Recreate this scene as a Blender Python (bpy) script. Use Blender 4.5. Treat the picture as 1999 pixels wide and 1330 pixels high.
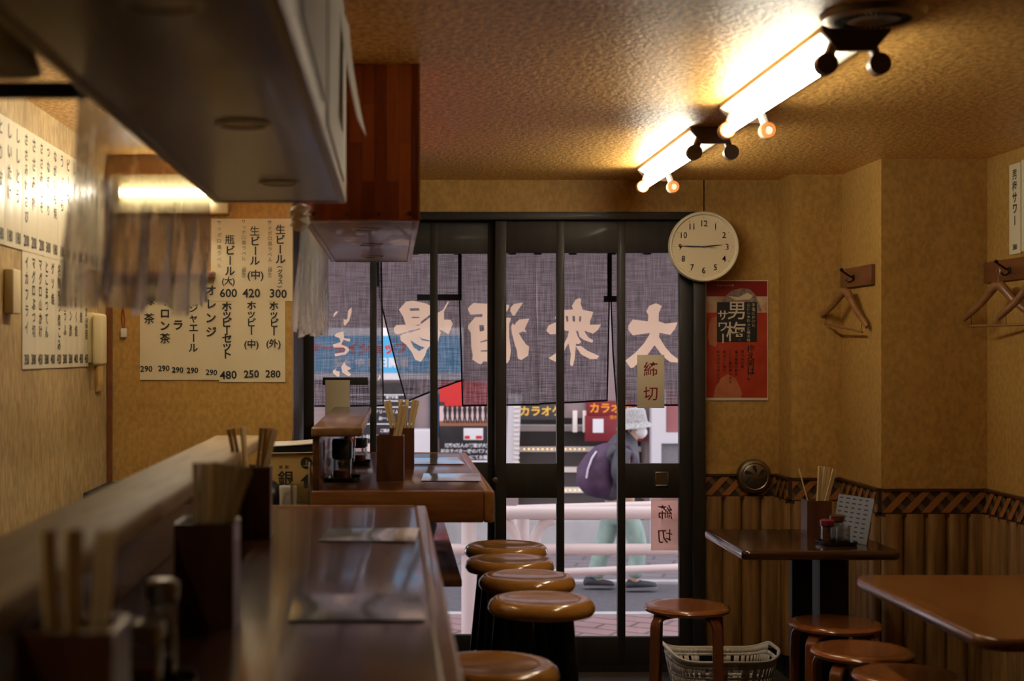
import bpy, bmesh, math, random
from mathutils import Vector, Matrix, Quaternion
import numpy as np

SC = bpy.context.scene
for _o in list(bpy.data.objects):
    bpy.data.objects.remove(_o)
C = SC.collection
R = random.Random(7)
# ------------------------------------------------------------------ camera
# metres; +Y looks into the shop towards the street door, Z up from the shop floor.
FPX, VX, VY, H = 50 / 36 * 1999, 768.0, 690.0, 1.42
cam = bpy.data.cameras.new('camera')
cam.lens = 50; cam.sensor_width = 36; cam.sensor_fit = 'HORIZONTAL'
cam.shift_x = (999.5 - VX) / 1999; cam.shift_y = (VY - 665) / 1999
cam.clip_start = 0.05; cam.clip_end = 200
cam.dof.use_dof = True; cam.dof.focus_distance = 6.3; cam.dof.aperture_fstop = 3.2
camo = bpy.data.objects.new('camera', cam); C.objects.link(camo)
camo.location = (0, 0, H); camo.rotation_euler = (math.pi / 2, 0, 0)
SC.camera = camo
# ------------------------------------------------------------------ light and exposure
vs = SC.view_settings
vs.view_transform = 'Standard'; vs.look = 'None'; vs.gamma = 1; vs.use_curve_mapping = False
vs.exposure = 0.0
TUBE = 44.0          # radiance of the ceiling tubes
KITCHEN_TUBE = 42.0
w = bpy.data.worlds.new('overcast'); SC.world = w; w.use_nodes = True
bg = w.node_tree.nodes['Background']
bg.inputs[0].default_value = (0.95, 0.92, 1.02, 1); bg.inputs[1].default_value = 2.7   # overcast daylight on the street
SC.cycles.use_denoising = True
SC.cycles.max_bounces = 8; SC.cycles.transparent_max_bounces = 16
SC.cycles.caustics_reflective = False; SC.cycles.caustics_refractive = False
SC.cycles.sample_clamp_indirect = 6

def PX(px, d): return (px - VX) * d / FPX
def PZ(py, d): return H - (py - VY) * d / FPX

# ------------------------------------------------------------------ materials
def _nt(name):
    m = bpy.data.materials.new(name); m.use_nodes = True
    nt = m.node_tree
    return m, nt, nt.nodes['Principled BSDF']
def _noise(nt, scale, detail=3, rough=.55, kind='NOISE', sc=1.0):
    tc = nt.nodes.new('ShaderNodeTexCoord'); mp = nt.nodes.new('ShaderNodeMapping')
    mp.inputs['Scale'].default_value = scale
    nt.links.new(tc.outputs['Object'], mp.inputs['Vector'])
    if kind == 'VORONOI':
        n = nt.nodes.new('ShaderNodeTexVoronoi'); n.inputs['Scale'].default_value = sc
        nt.links.new(mp.outputs[0], n.inputs['Vector']); return n.outputs['Distance']
    n = nt.nodes.new('ShaderNodeTexNoise'); n.inputs['Scale'].default_value = sc
    n.inputs['Detail'].default_value = detail; n.inputs['Roughness'].default_value = rough
    nt.links.new(mp.outputs[0], n.inputs['Vector'])
    return n.outputs['Fac']
def _ramp(nt, src, stops):
    r = nt.nodes.new('ShaderNodeValToRGB'); e = r.color_ramp.elements
    while len(e) < len(stops): e.new(.5)
    for k, (p, c) in enumerate(stops):
        e[k].position = p; e[k].color = (*c, 1) if len(c) == 3 else c
    nt.links.new(src, r.inputs[0]); return r.outputs[0]
def pbr(name, col, rough=.5, metal=0., spec=.5, coat=0., var=None, bump=None, emit=None, sheen=0):
    """var = (noise scale xyz, second colour[, lo, hi]); bump = (noise scale xyz, strength)"""
    m, nt, b = _nt(name)
    b.inputs['Base Color'].default_value = (*col, 1); b.inputs['Roughness'].default_value = rough
    b.inputs['Metallic'].default_value = metal; b.inputs['Specular IOR Level'].default_value = spec
    b.inputs['Coat Weight'].default_value = coat; b.inputs['Coat Roughness'].default_value = .12
    if sheen: b.inputs['Sheen Weight'].default_value = sheen
    if var:
        lo, hi = (var[2], var[3]) if len(var) > 3 else (.35, .68)
        nt.links.new(_ramp(nt, _noise(nt, var[0], 4), [(lo, col), (hi, var[1])]), b.inputs['Base Color'])
    if bump:
        bp = nt.nodes.new('ShaderNodeBump'); bp.inputs['Strength'].default_value = bump[1]
        bp.inputs['Distance'].default_value = .004
        nt.links.new(_noise(nt, bump[0], 3), bp.inputs['Height']); nt.links.new(bp.outputs[0], b.inputs['Normal'])
    if emit:
        b.inputs['Emission Color'].default_value = (*emit[0], 1); b.inputs['Emission Strength'].default_value = emit[1]
    return m
def wood(name, c1, c2, scale, rough=.35, coat=.3, spec=.5):
    m, nt, b = _nt(name)
    f = _noise(nt, scale, 6, .62)
    nt.links.new(_ramp(nt, f, [(.32, c1), (.5, tuple((p + q) / 2 for p, q in zip(c1, c2))), (.68, c2)]), b.inputs['Base Color'])
    b.inputs['Roughness'].default_value = rough; b.inputs['Coat Weight'].default_value = coat
    b.inputs['Coat Roughness'].default_value = .1; b.inputs['Specular IOR Level'].default_value = spec
    bp = nt.nodes.new('ShaderNodeBump'); bp.inputs['Strength'].default_value = .08; bp.inputs['Distance'].default_value = .002
    nt.links.new(f, bp.inputs['Height']); nt.links.new(bp.outputs[0], b.inputs['Normal'])
    return m
def clear(name, tint=(1, 1, 1), gloss=.06, rough=.02, bump=None, body=0., bodycol=(.8, .8, .8)):
    """thin glass or plastic film: lets light straight through, mirrors a little; body adds a milky share"""
    m, nt, b = _nt(name); nt.nodes.remove(b)
    out = nt.nodes['Material Output']
    t = nt.nodes.new('ShaderNodeBsdfTransparent'); t.inputs[0].default_value = (*tint, 1)
    g = nt.nodes.new('ShaderNodeBsdfGlossy'); g.inputs['Roughness'].default_value = rough
    lw = nt.nodes.new('ShaderNodeLayerWeight'); lw.inputs['Blend'].default_value = .25
    ma = nt.nodes.new('ShaderNodeMath'); ma.operation = 'MULTIPLY_ADD'; ma.inputs[1].default_value = .6; ma.inputs[2].default_value = gloss
    nt.links.new(lw.outputs['Fresnel'], ma.inputs[0])
    mx = nt.nodes.new('ShaderNodeMixShader'); nt.links.new(ma.outputs[0], mx.inputs[0])
    nt.links.new(t.outputs[0], mx.inputs[1]); nt.links.new(g.outputs[0], mx.inputs[2])
    last = mx
    if body:
        tl = nt.nodes.new('ShaderNodeBsdfTranslucent'); tl.inputs[0].default_value = (*bodycol, 1)
        df = nt.nodes.new('ShaderNodeBsdfDiffuse'); df.inputs[0].default_value = (*bodycol, 1)
        a = nt.nodes.new('ShaderNodeMixShader'); a.inputs[0].default_value = .5
        nt.links.new(tl.outputs[0], a.inputs[1]); nt.links.new(df.outputs[0], a.inputs[2])
        last = nt.nodes.new('ShaderNodeMixShader'); last.inputs[0].default_value = body
        nt.links.new(mx.outputs[0], last.inputs[1]); nt.links.new(a.outputs[0], last.inputs[2])
    if bump:
        bp = nt.nodes.new('ShaderNodeBump'); bp.inputs['Strength'].default_value = bump[1]; bp.inputs['Distance'].default_value = .01
        nt.links.new(_noise(nt, bump[0], 2), bp.inputs['Height']); nt.links.new(bp.outputs[0], g.inputs['Normal'])
    nt.links.new(last.outputs[0], out.inputs['Surface'])
    return m
def glow(name, col, s):
    m, nt, b = _nt(name); nt.nodes.remove(b)
    e = nt.nodes.new('ShaderNodeEmission'); e.inputs[0].default_value = (*col, 1); e.inputs[1].default_value = s
    nt.links.new(e.outputs[0], nt.nodes['Material Output'].inputs['Surface']); return m
def bricks(name, c1, c2, mortar, scale, rot=0, wid=.5, hgt=.25, rough=.8):
    m, nt, b = _nt(name)
    tc = nt.nodes.new('ShaderNodeTexCoord'); mp = nt.nodes.new('ShaderNodeMapping')
    mp.inputs['Scale'].default_value = (scale,) * 3; mp.inputs['Rotation'].default_value = (0, 0, rot)
    br = nt.nodes.new('ShaderNodeTexBrick'); br.inputs['Color1'].default_value = (*c1, 1); br.inputs['Color2'].default_value = (*c2, 1)
    br.inputs['Mortar'].default_value = (*mortar, 1); br.inputs['Scale'].default_value = 1
    br.inputs['Mortar Size'].default_value = .014; br.inputs['Brick Width'].default_value = wid; br.inputs['Row Height'].default_value = hgt
    nt.links.new(tc.outputs['Object'], mp.inputs[0]); nt.links.new(mp.outputs[0], br.inputs[0])
    nt.links.new(br.outputs[0], b.inputs['Base Color']); b.inputs['Roughness'].default_value = rough
    return m
def wallpaper(name, c1, c2, emb, embs, con=.14):
    """aged yellow wallpaper: soft blotches and an embossed fibre pattern"""
    m, nt, b = _nt(name)
    big = _ramp(nt, _noise(nt, (2.1, 2.1, 1.5), 5, .6), [(.3, c1), (.7, c2)])
    fine = _ramp(nt, _noise(nt, emb, 2), [(.35, (1 - con,) * 3), (.65, (1 + con,) * 3)])
    mx = nt.nodes.new('ShaderNodeMix'); mx.data_type = 'RGBA'; mx.blend_type = 'MULTIPLY'; mx.inputs[0].default_value = 1
    nt.links.new(big, mx.inputs[6]); nt.links.new(fine, mx.inputs[7]); nt.links.new(mx.outputs[2], b.inputs['Base Color'])
    b.inputs['Roughness'].default_value = .55; b.inputs['Specular IOR Level'].default_value = .35
    bp = nt.nodes.new('ShaderNodeBump'); bp.inputs['Strength'].default_value = embs; bp.inputs['Distance'].default_value = .004
    nt.links.new(_noise(nt, emb, 3), bp.inputs['Height']); nt.links.new(bp.outputs[0], b.inputs['Normal'])
    return m

def film_mat():
    """crumpled clear film: part straight through, part smeared by the creases, part mirrored"""
    m, nt, b = _nt('crumpled clear plastic film'); nt.nodes.remove(b); out = nt.nodes['Material Output']
    bp = nt.nodes.new('ShaderNodeBump'); bp.inputs['Strength'].default_value = .8; bp.inputs['Distance'].default_value = .012
    nt.links.new(_noise(nt, (30, 30, 5), 3), bp.inputs['Height'])
    t = nt.nodes.new('ShaderNodeBsdfTransparent'); t.inputs[0].default_value = (.95, .94, .92, 1)
    r = nt.nodes.new('ShaderNodeBsdfRefraction'); r.inputs['Roughness'].default_value = .35; r.inputs['IOR'].default_value = 1.12; r.inputs[0].default_value = (.95, .93, .9, 1)
    g = nt.nodes.new('ShaderNodeBsdfGlossy'); g.inputs['Roughness'].default_value = .16
    d = nt.nodes.new('ShaderNodeBsdfTranslucent'); d.inputs[0].default_value = (.8, .74, .66, 1)
    for n in (r, g): nt.links.new(bp.outputs[0], n.inputs['Normal'])
    last = t
    for n, f in ((r, .62), (d, .12), (g, .16)):
        mx = nt.nodes.new('ShaderNodeMixShader'); mx.inputs[0].default_value = f
        nt.links.new(last.outputs[0], mx.inputs[1]); nt.links.new(n.outputs[0], mx.inputs[2]); last = mx
    nt.links.new(last.outputs[0], out.inputs['Surface']); return m
M = {}
M['wall'] = wallpaper('yellowed wallpaper', (.385, .213, .047), (.51, .305, .082), (60, 60, 40), .25)
M['wall_l'] = wallpaper('streaked wallpaper', (.34, .235, .098), (.46, .33, .15), (110, 110, 20), 1.0, .30)
def _ceil():
    m, nt, b = _nt('flaked ceiling paper')
    n = _noise(nt, (56, 50, 46), 4, .6)
    nt.links.new(_ramp(nt, n, [(.40, (.52, .245, .05)), (.57, (.95, .56, .165))]), b.inputs['Base Color'])
    b.inputs['Roughness'].default_value = .36; b.inputs['Specular IOR Level'].default_value = .7
    bp = nt.nodes.new('ShaderNodeBump'); bp.inputs['Strength'].default_value = 1; bp.inputs['Distance'].default_value = .0065
    nt.links.new(n, bp.inputs['Height']); nt.links.new(bp.outputs[0], b.inputs['Normal'])
    return m
M['ceil'] = _ceil()
M['floor'] = pbr('dark floor tile', (.05, .04, .035), .5, var=((3, 3, 3), (.09, .07, .055)))
M['black_wood'] = wood('black stained wood', (.006, .005, .004), (.018, .013, .009), (30, 30, 3), .58, .04)
M['dark_wood'] = wood('dark brown lacquered wood', (.05, .018, .008), (.13, .05, .02), (26, 3, 26), .24, .35)
M['nosing'] = wood('golden counter edge wood', (.22, .09, .025), (.42, .2, .06), (30, 3, 30), .3, .3)
M['apron'] = wood('reddish brown apron wood', (.13, .045, .012), (.28, .11, .03), (4, 30, 30), .35, .25)
M['ledge'] = wood('worn pale ledge wood', (.26, .165, .06), (.44, .30, .125), (18, 2.2, 18), .55, .0, .3)
M['ledge_d'] = wood('brown ledge wood', (.15, .07, .03), (.3, .16, .075), (18, 2.2, 18), .3, .3)
def _blocks():
    """laminated board: upright staves of slightly different red browns"""
    m, nt, b = _nt('red brown laminated board')
    tc = nt.nodes.new('ShaderNodeTexCoord'); sp = nt.nodes.new('ShaderNodeSeparateXYZ'); cb = nt.nodes.new('ShaderNodeCombineXYZ')
    nt.links.new(tc.outputs['Object'], sp.inputs[0]); ad = nt.nodes.new('ShaderNodeMath'); ad.operation = 'ADD'
    nt.links.new(sp.outputs['X'], ad.inputs[0]); nt.links.new(sp.outputs['Y'], ad.inputs[1])
    nt.links.new(sp.outputs['Z'], cb.inputs['X']); nt.links.new(ad.outputs[0], cb.inputs['Y'])
    br = nt.nodes.new('ShaderNodeTexBrick'); br.inputs['Scale'].default_value = 1; br.inputs['Brick Width'].default_value = .21; br.inputs['Row Height'].default_value = .033
    br.inputs['Mortar Size'].default_value = .0004; br.inputs['Bias'].default_value = .0
    br.inputs['Color1'].default_value = (.23, .044, .008, 1); br.inputs['Color2'].default_value = (.44, .115, .024, 1); br.inputs['Mortar'].default_value = (.11, .02, .004, 1)
    nt.links.new(cb.outputs[0], br.inputs['Vector'])
    g = _ramp(nt, _noise(nt, (60, 60, 4), 5, .6), [(.3, (.75, .75, .75)), (.7, (1.2, 1.2, 1.2))])
    mx = nt.nodes.new('ShaderNodeMix'); mx.data_type = 'RGBA'; mx.blend_type = 'MULTIPLY'; mx.inputs[0].default_value = 1
    nt.links.new(br.outputs[0], mx.inputs[6]); nt.links.new(g, mx.inputs[7]); nt.links.new(mx.outputs[2], b.inputs['Base Color'])
    b.inputs['Roughness'].default_value = .33; b.inputs['Coat Weight'].default_value = .25
    return m
M['cab'] = _blocks()
M['cab_b'] = wood('cabinet underside veneer', (.085, .042, .018), (.16, .082, .036), (20, 2.5, 20), .34, .12)
M['cab_s'] = wood('pale cabinet side', (.4, .28, .16), (.55, .4, .25), (20, 2.5, 20), .45, .1)
M['seat'] = wood('amber lacquered stool seat', (.36, .155, .028), (.52, .24, .048), (3, 18, 18), .16, .5)
M['seat2'] = wood('red brown stool seat', (.24, .075, .018), (.38, .13, .035), (3, 18, 18), .2, .45)
M['bent'] = wood('bent red brown plywood', (.16, .045, .012), (.28, .09, .025), (18, 18, 3), .28, .35)
M['black'] = pbr('black enamel', (.008, .008, .008), .3)
M['blackm'] = pbr('matt black', (.012, .011, .011), .7)
M['t1'] = wood('near black table top', (.028, .012, .007), (.06, .025, .012), (3, 24, 24), .16, .5)
M['t2'] = wood('brown table top', (.14, .048, .013), (.24, .088, .026), (20, 3, 20), .24, .3)
M['log'] = wood('split log panelling', (.13, .06, .015), (.36, .195, .058), (34, 34, 2.5), .5, .05)
M['lat0'] = pbr('dark lattice ground', (.05, .025, .012), .5)
M['lat1'] = pbr('orange brown lattice slat', (.3, .12, .03), .45)
M['lat2'] = pbr('dull lattice slat', (.13, .075, .03), .5)
M['lat3'] = pbr('dark border line', (.06, .018, .008), .4)
M['paper'] = pbr('cream menu paper', (.72, .64, .42), .6, var=((4, 4, 4), (.78, .7, .48)))
M['paper_l'] = pbr('glossy cream strip paper', (.66, .6, .42), .3, var=((3, 3, 3), (.74, .68, .5)))
M['paper_w'] = pbr('white paper', (.75, .72, .66), .6)
M['ink'] = pbr('black marker ink', (.012, .011, .012), .5)
M['greyink'] = pbr('thin grey ink', (.16, .14, .11), .6)
M['redink'] = pbr('dark red lettering', (.22, .006, .008), .4)
M['plate'] = pbr('cream plastic plate', (.74, .68, .5), .35)
M['chrome'] = pbr('brushed steel', (.55, .52, .46), .3, 1)
M['dull'] = pbr('dull bronze metal', (.32, .26, .18), .35, 1)
M['white_e'] = pbr('white lamp enamel', (.85, .8, .68), .4)
M['brownm'] = pbr('brown socket plastic', (.12, .07, .045), .45)
M['orange_r'] = pbr('orange socket ring', (.55, .2, .05), .4)
M['glass'] = clear('window glass', (.97, .98, .97), .015)
M['film'] = film_mat()
M['jar'] = clear('jar glass', (.9, .9, .88), .08, .03)
M['chop'] = wood('pale chopstick wood', (.62, .45, .2), (.8, .63, .34), (40, 40, 3), .6, 0)
M['can'] = wood('dark red brown can wood', (.06, .02, .01), (.13, .045, .018), (20, 20, 3), .35, .2)
M['red_lid'] = pbr('dark red lid', (.16, .01, .02), .35)
M['sauce'] = pbr('dark sauce', (.03, .012, .006), .2)
M['chili'] = pbr('red chili powder', (.35, .07, .02), .8)
M['steel'] = pbr('worn stainless steel', (.5, .5, .48), .3, 1)
M['card'] = pbr('laminated sheet', (.24, .25, .255), .12, spec=.9, coat=.6, var=((14, 14, 14), (.36, .37, .37)), bump=((9, 9, 9), .25))
M['gold_w'] = wood('hanger wood', (.2, .085, .025), (.33, .15, .05), (4, 4, 30), .35, .3)
M['hookb'] = wood('hook board wood', (.13, .04, .015), (.22, .08, .03), (20, 4, 20), .35, .3)
M['wire'] = pbr('dark wire', (.06, .05, .045), .35, 1)
M['basket'] = pbr('cream plastic basket', (.85, .79, .68), .4)
M['carton'] = pbr('tan cardboard', (.47, .3, .09), .7)
M['ivory'] = pbr('aged ivory plastic', (.66, .55, .3), .45)

# ------------------------------------------------------------------ builders
FR = {}          # object name -> its frame in the world
class MB:
    """collects shapes in one mesh; self.mi is the material slot the next shapes use"""
    def __init__(s): s.bm = bmesh.new(); s.mi = 0
    def _add(s, vs, fs):
        bv = [s.bm.verts.new(v) for v in vs]
        for f in fs:
            try:
                q = s.bm.faces.new([bv[i] for i in f]); q.material_index = s.mi
            except ValueError: pass
        return bv
    def box(s, x0, x1, y0, y1, z0, z1, bev=0, seg=2):
        if bev:
            b = bmesh.new(); bmesh.ops.create_cube(b, size=1)
            for v in b.verts:
                v.co = (x0 if v.co.x < 0 else x1, y0 if v.co.y < 0 else y1, z0 if v.co.z < 0 else z1)
            bmesh.ops.bevel(b, geom=b.edges[:], offset=bev, segments=seg, affect='EDGES', profile=.5)
            s.merge(b); return s
        s._add([(x, y, z) for x in (x0, x1) for y in (y0, y1) for z in (z0, z1)],
               [(0, 1, 3, 2), (4, 6, 7, 5), (0, 4, 5, 1), (2, 3, 7, 6), (0, 2, 6, 4), (1, 5, 7, 3)])
        return s
    def merge(s, b, mat=None):
        b.verts.index_update()
        s._add([(mat @ v.co if mat else v.co.copy()) for v in b.verts], [[v.index for v in f.verts] for f in b.faces]); b.free()
    def hexa(s, p):     # 8 corners: bottom ring 0-3, top ring 4-7
        s._add(p, [(3, 2, 1, 0), (4, 5, 6, 7), (0, 1, 5, 4), (1, 2, 6, 5), (2, 3, 7, 6), (3, 0, 4, 7)]); return s
    def loft(s, rings, closed=True, caps=True):
        n = len(rings[0]); vs = [v for r in rings for v in r]; fs = []
        for k in range(len(rings) - 1):
            for i in range(n if closed else n - 1):
                j = (i + 1) % n; fs.append((k * n + i, k * n + j, (k + 1) * n + j, (k + 1) * n + i))
        if caps and closed: fs += [tuple(reversed(range(n))), tuple(range((len(rings) - 1) * n, len(rings) * n))]
        s._add(vs, fs); return s
    def tube(s, pts, r, n=10, caps=True, flat=1.0, up=None):
        """sweep a round (or flattened: flat) section along pts; r may be a list"""
        pts = [Vector(p) for p in pts]; rs = r if isinstance(r, (list, tuple)) else [r] * len(pts)
        rings = []; prev = None
        for k, p in enumerate(pts):
            t = (pts[min(k + 1, len(pts) - 1)] - pts[max(k - 1, 0)]).normalized()
            if prev is None:
                a = Vector(up) if up else (Vector((0, 0, 1)) if abs(t.z) < .9 else Vector((1, 0, 0)))
            else: a = prev
            u = (a - t * a.dot(t)).normalized(); v = t.cross(u); prev = u
            rings.append([p + (u * math.cos(q) + v * math.sin(q) * flat) * rs[k] for q in (2 * math.pi * i / n for i in range(n))])
        return s.loft(rings, True, caps)
    def cyl(s, p0, p1, r0, r1=None, n=20): return s.tube([p0, p1], [r0, r0 if r1 is None else r1], n)
    def lathe(s, prof, c=(0, 0, 0), n=32, axis=None, caps=True):
        """prof = [(r, h)...] turned about an axis (default +Z) through c"""
        q = Vector((0, 0, 1)).rotation_difference(Vector(axis)) if axis else Quaternion(); c = Vector(c)
        return s.loft([[c + q @ Vector((r * math.cos(2 * math.pi * i / n), r * math.sin(2 * math.pi * i / n), h)) for i in range(n)] for r, h in prof], True, caps)
    def prism(s, poly, fn, t0, t1):
        """2D outline through fn(u, v, t), between t0 and t1"""
        n = len(poly)
        s._add([fn(u, v, t0) for u, v in poly] + [fn(u, v, t1) for u, v in poly],
               [tuple(reversed(range(n))), tuple(range(n, 2 * n))] + [(i, (i + 1) % n, n + (i + 1) % n, n + i) for i in range(n)])
        return s
    def flat(s, poly, fn): s._add([fn(u, v) for u, v in poly], [tuple(range(len(poly)))]); return s
    def grid(s, fn, nu, nv):
        s._add([fn(i / nu, j / nv) for j in range(nv + 1) for i in range(nu + 1)],
               [(j * (nu + 1) + i, j * (nu + 1) + i + 1, (j + 1) * (nu + 1) + i + 1, (j + 1) * (nu + 1) + i) for j in range(nv) for i in range(nu)])
        return s
    def sheet(s, fn, nu, nv, t, nrm):
        """closed thin sheet: fn(a, b) a surface, nrm the side it is thickened to"""
        nrm = Vector(nrm) * t
        A = [[Vector(fn(i / nu, j / nv)) for i in range(nu + 1)] for j in range(nv + 1)]
        s.grid(lambda a, b: A[round(b * nv)][round(a * nu)], nu, nv)
        s.grid(lambda a, b: A[round(b * nv)][round((1 - a) * nu)] + nrm, nu, nv)
        rim = [A[0][i] for i in range(nu + 1)] + [A[j][nu] for j in range(1, nv + 1)] + [A[nv][i] for i in range(nu - 1, -1, -1)] + [A[j][0] for j in range(nv - 1, 0, -1)]
        s.loft([rim, [p + nrm for p in rim]], True, False)
        return s
    def text(s, body, fn, u, v, size, wt=0., rot=0., sx=1.):
        vs, fs = glyphs(body, wt * .35 if wt > .015 and len(body) == 1 and 0x4E00 <= ord(body) <= 0x9FFF else wt)
        c, q = math.cos(rot), math.sin(rot)
        s._add([fn(u + size * (x * sx * c - y * q), v + size * (x * sx * q + y * c)) for x, y in vs], fs); return s
    def vtext(s, body, fn, u, v, size, pitch=None, wt=0., jit=0.):
        pitch = pitch or size * 1.02
        for k, ch in enumerate(body):
            if ch == ' ': continue
            s.text(ch, fn, u + R.uniform(-jit, jit), v - k * pitch - size * .5, size * (1 + R.uniform(-jit, jit) * 4), wt,
                   (-math.pi / 2 if ch in 'ー()「」（）〜' else R.uniform(-1, 1) * jit * 6))
        return s
    def build(s, name, mats, parent=None, smooth=.7):
        bmesh.ops.recalc_face_normals(s.bm, faces=s.bm.faces[:]) if not getattr(s, 'keep', False) else None
        me = bpy.data.meshes.new(name); s.bm.to_mesh(me); s.bm.free()
        for m in (mats if isinstance(mats, (list, tuple)) else [mats]): me.materials.append(M[m] if isinstance(m, str) else m)
        if smooth:
            for p in me.polygons: p.use_smooth = True
            me.set_sharp_from_angle(angle=smooth)
        o = bpy.data.objects.new(name, me); C.objects.link(o)
        if parent:
            o.parent = parent; fr = FR[parent.name]
            me.transform(fr.inverted())
        else:
            vs = np.empty(len(me.vertices) * 3); me.vertices.foreach_get('co', vs); vs = vs.reshape(-1, 3)
            lo, hi = vs.min(0), vs.max(0); b = Vector(((lo[0] + hi[0]) / 2, (lo[1] + hi[1]) / 2, lo[2]))
            me.transform(Matrix.Translation(-b)); o.location = b; fr = Matrix.Translation(b)
        FR[o.name] = fr
        return o

_gc = {}
def glyphs(body, wt):
    k = (body, wt)
    if k not in _gc:
        cu = bpy.data.curves.new('glyph', 'FONT'); cu.body = body; cu.size = 1; cu.resolution_u = 2
        cu.align_x = 'CENTER'; cu.offset = wt; cu.dimensions = '2D'; cu.fill_mode = 'FRONT'
        o = bpy.data.objects.new('glyph', cu); C.objects.link(o)
        me = bpy.data.meshes.new_from_object(o.evaluated_get(bpy.context.evaluated_depsgraph_get()))
        vs = [(v.co.x, v.co.y) for v in me.vertices]; fs = [tuple(p.vertices) for p in me.polygons]
        if vs:
            cy = (max(v[1] for v in vs) + min(v[1] for v in vs)) / 2 if len(body) == 1 and ord(body) > 255 and body not in 'ーっゃゅょッャュョ' else .36
            vs = [(x, y - cy) for x, y in vs]
        _gc[k] = (vs, fs)
        bpy.data.objects.remove(o); bpy.data.curves.remove(cu); bpy.data.meshes.remove(me)
    return _gc[k]

def tag(o, label, cat, group=None, kind=None):
    o['label'] = label; o['category'] = cat
    if group: o['group'] = group
    if kind: o['kind'] = kind
    return o
def thing(name, label, cat, loc=(0, 0, 0), rz=0, group=None):
    o = bpy.data.objects.new(name, None); C.objects.link(o); o.empty_display_size = .05
    o.location = loc; o.rotation_euler = (0, 0, rz)
    FR[o.name] = Matrix.Translation(loc) @ Matrix.Rotation(rz, 4, 'Z')
    return tag(o, label, cat, group)
def struct(o): o['kind'] = 'structure'; return o
def dup(root, loc, rz=0, label=None, group=None, rot=None):
    r = root.copy(); C.objects.link(r); r.location = loc; r.rotation_euler = rot or (0, 0, rz)
    if label: r['label'] = label
    if group: r['group'] = group
    for ch in list(root.children):
        c = ch.copy(); C.objects.link(c); c.parent = r
        for g in list(ch.children):
            d = g.copy(); C.objects.link(d); d.parent = c
    return r
def place(root, loc, rz=0):
    root.location = loc; root.rotation_euler = (0, 0, rz); return root
def plane(O, U, V, N=None, lift=.0):
    """local sheet coordinates (u, v[, t]) -> world"""
    O, U, V = Vector(O), Vector(U), Vector(V); N = Vector(N) if N else U.cross(V)
    return lambda u, v, t=0.: O + U * u + V * v + N * (t + lift)
# ------------------------------------------------------------------ the room
CEIL = 2.20
XL, XR = -1.125, 2.38
def sbox(name, mat, *a, bev=0):
    return struct(MB().box(*a, bev=bev).build(name, mat))
sbox('floor', 'floor', XL - .1, XR + .1, -.6, 6.5, -.12, 0)
sbox('ceiling', 'ceil', XL - .1, XR + .1, -.6, 6.52, CEIL, CEIL + .1)
sbox('wall_left', 'wall_l', XL - .1, XL, -.6, 5.7, 0, CEIL)
sbox('wall_right', 'wall', XR, XR + .1, -.6, 6.52, 0, CEIL)
sbox('wall_near', 'wall', XL, XR, -.6, -.5, 0, CEIL)
sbox('wall_kitchen', 'wall', XL, -.40, 5.60, 5.70, 0, CEIL)
sbox('wall_return', 'black_wood', -.46, -.40, 5.70, 6.40, 0, CEIL)
m = MB().box(-.46, 1.40, 6.40, 6.52, 2.042, CEIL).box(1.395, 1.734, 6.40, 6.52, 0, CEIL)
struct(m.build('wall_far', 'wall'))
m = MB().box(1.734, 1.955, 6.20, 6.52, 0, CEIL).box(1.955, XR, 5.70, 6.52, 0, CEIL)
struct(m.build('wall_corner', 'wall'))
sbox('trim_1', 'hookb', XL + .002, XL + .02, 5.578, 5.60, .0, 1.60)
# log dado with a lattice border, running round the right-hand walls
def dado(name, p0, p1, nrm):
    p0, p1, nrm = Vector((*p0, 0)), Vector((*p1, 0)), Vector((*nrm, 0))
    L = (p1 - p0).length; U = (p1 - p0) / L
    fn = lambda u, v, t=0.: p0 + U * u + Vector((0, 0, v)) + nrm * t
    b = MB(); n = max(1, round(L / .082)); wd = L / n
    zb, z0, z1 = .10, .775, .868
    for k in range(n):          # half-round logs
        prof = [(wd * (k + .5) - wd * .5 * math.cos(math.pi * i / 10), .003 + .031 * math.sin(math.pi * i / 10) ** .8) for i in range(11)]
        b.loft([[fn(u, zb, t) for u, t in prof], [fn(u, z0 + .004, t) for u, t in prof]], False, False)
    def bx(u0, u1, v0, v1, t):
        b.prism([(u0, v0), (u1, v0), (u1, v1), (u0, v1)], fn, 0, t)
    b.mi = 1; bx(0, L, z0, z1, .014)
    b.mi = 4; bx(0, L, z1, z1 + .010, .024); bx(0, L, z0 - .008, z0 + .006, .024)
    per = .078; v0, v1 = z0 + .008, z1 - .002; hh = v1 - v0
    def clip(poly):             # keep the slats between the two ends
        for lim, sg in ((0, 1), (L, -1)):
            out = []
            for i in range(len(poly)):
                a, c = poly[i - 1], poly[i]
                ia, ic = (a[0] - lim) * sg >= 0, (c[0] - lim) * sg >= 0
                if ia != ic:
                    q = (lim - a[0]) / (c[0] - a[0]); out.append((lim, a[1] + q * (c[1] - a[1])))
                if ic: out.append(c)
            poly = out
            if len(poly) < 3: return None
        return poly
    for k in range(-3, int(L / per) + 3):
        u = k * per
        q = clip([(u + hh, v0), (u + hh + .03, v0), (u + .03, v1), (u, v1)])
        if q: b.mi = 3; b.prism(q, fn, .014, .017)
        q = clip([(u, v0), (u + .034, v0), (u + .034 + hh * .95, v1), (u + hh * .95, v1)])
        if q: b.mi = 2; b.prism(q, fn, .014, .020)
    b.mi = 5; bx(0, L, 0, zb, .012)
    return struct(b.build(name, ['log', 'lat0', 'lat1', 'lat2', 'lat3', 'blackm']))
dado('trim_2', (1.395, 6.40), (1.734, 6.40), (0, -1))
dado('trim_3', (1.734, 6.40), (1.734, 6.20), (-1, 0))
dado('trim_4', (1.734, 6.20), (1.955, 6.20), (0, -1))
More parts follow.
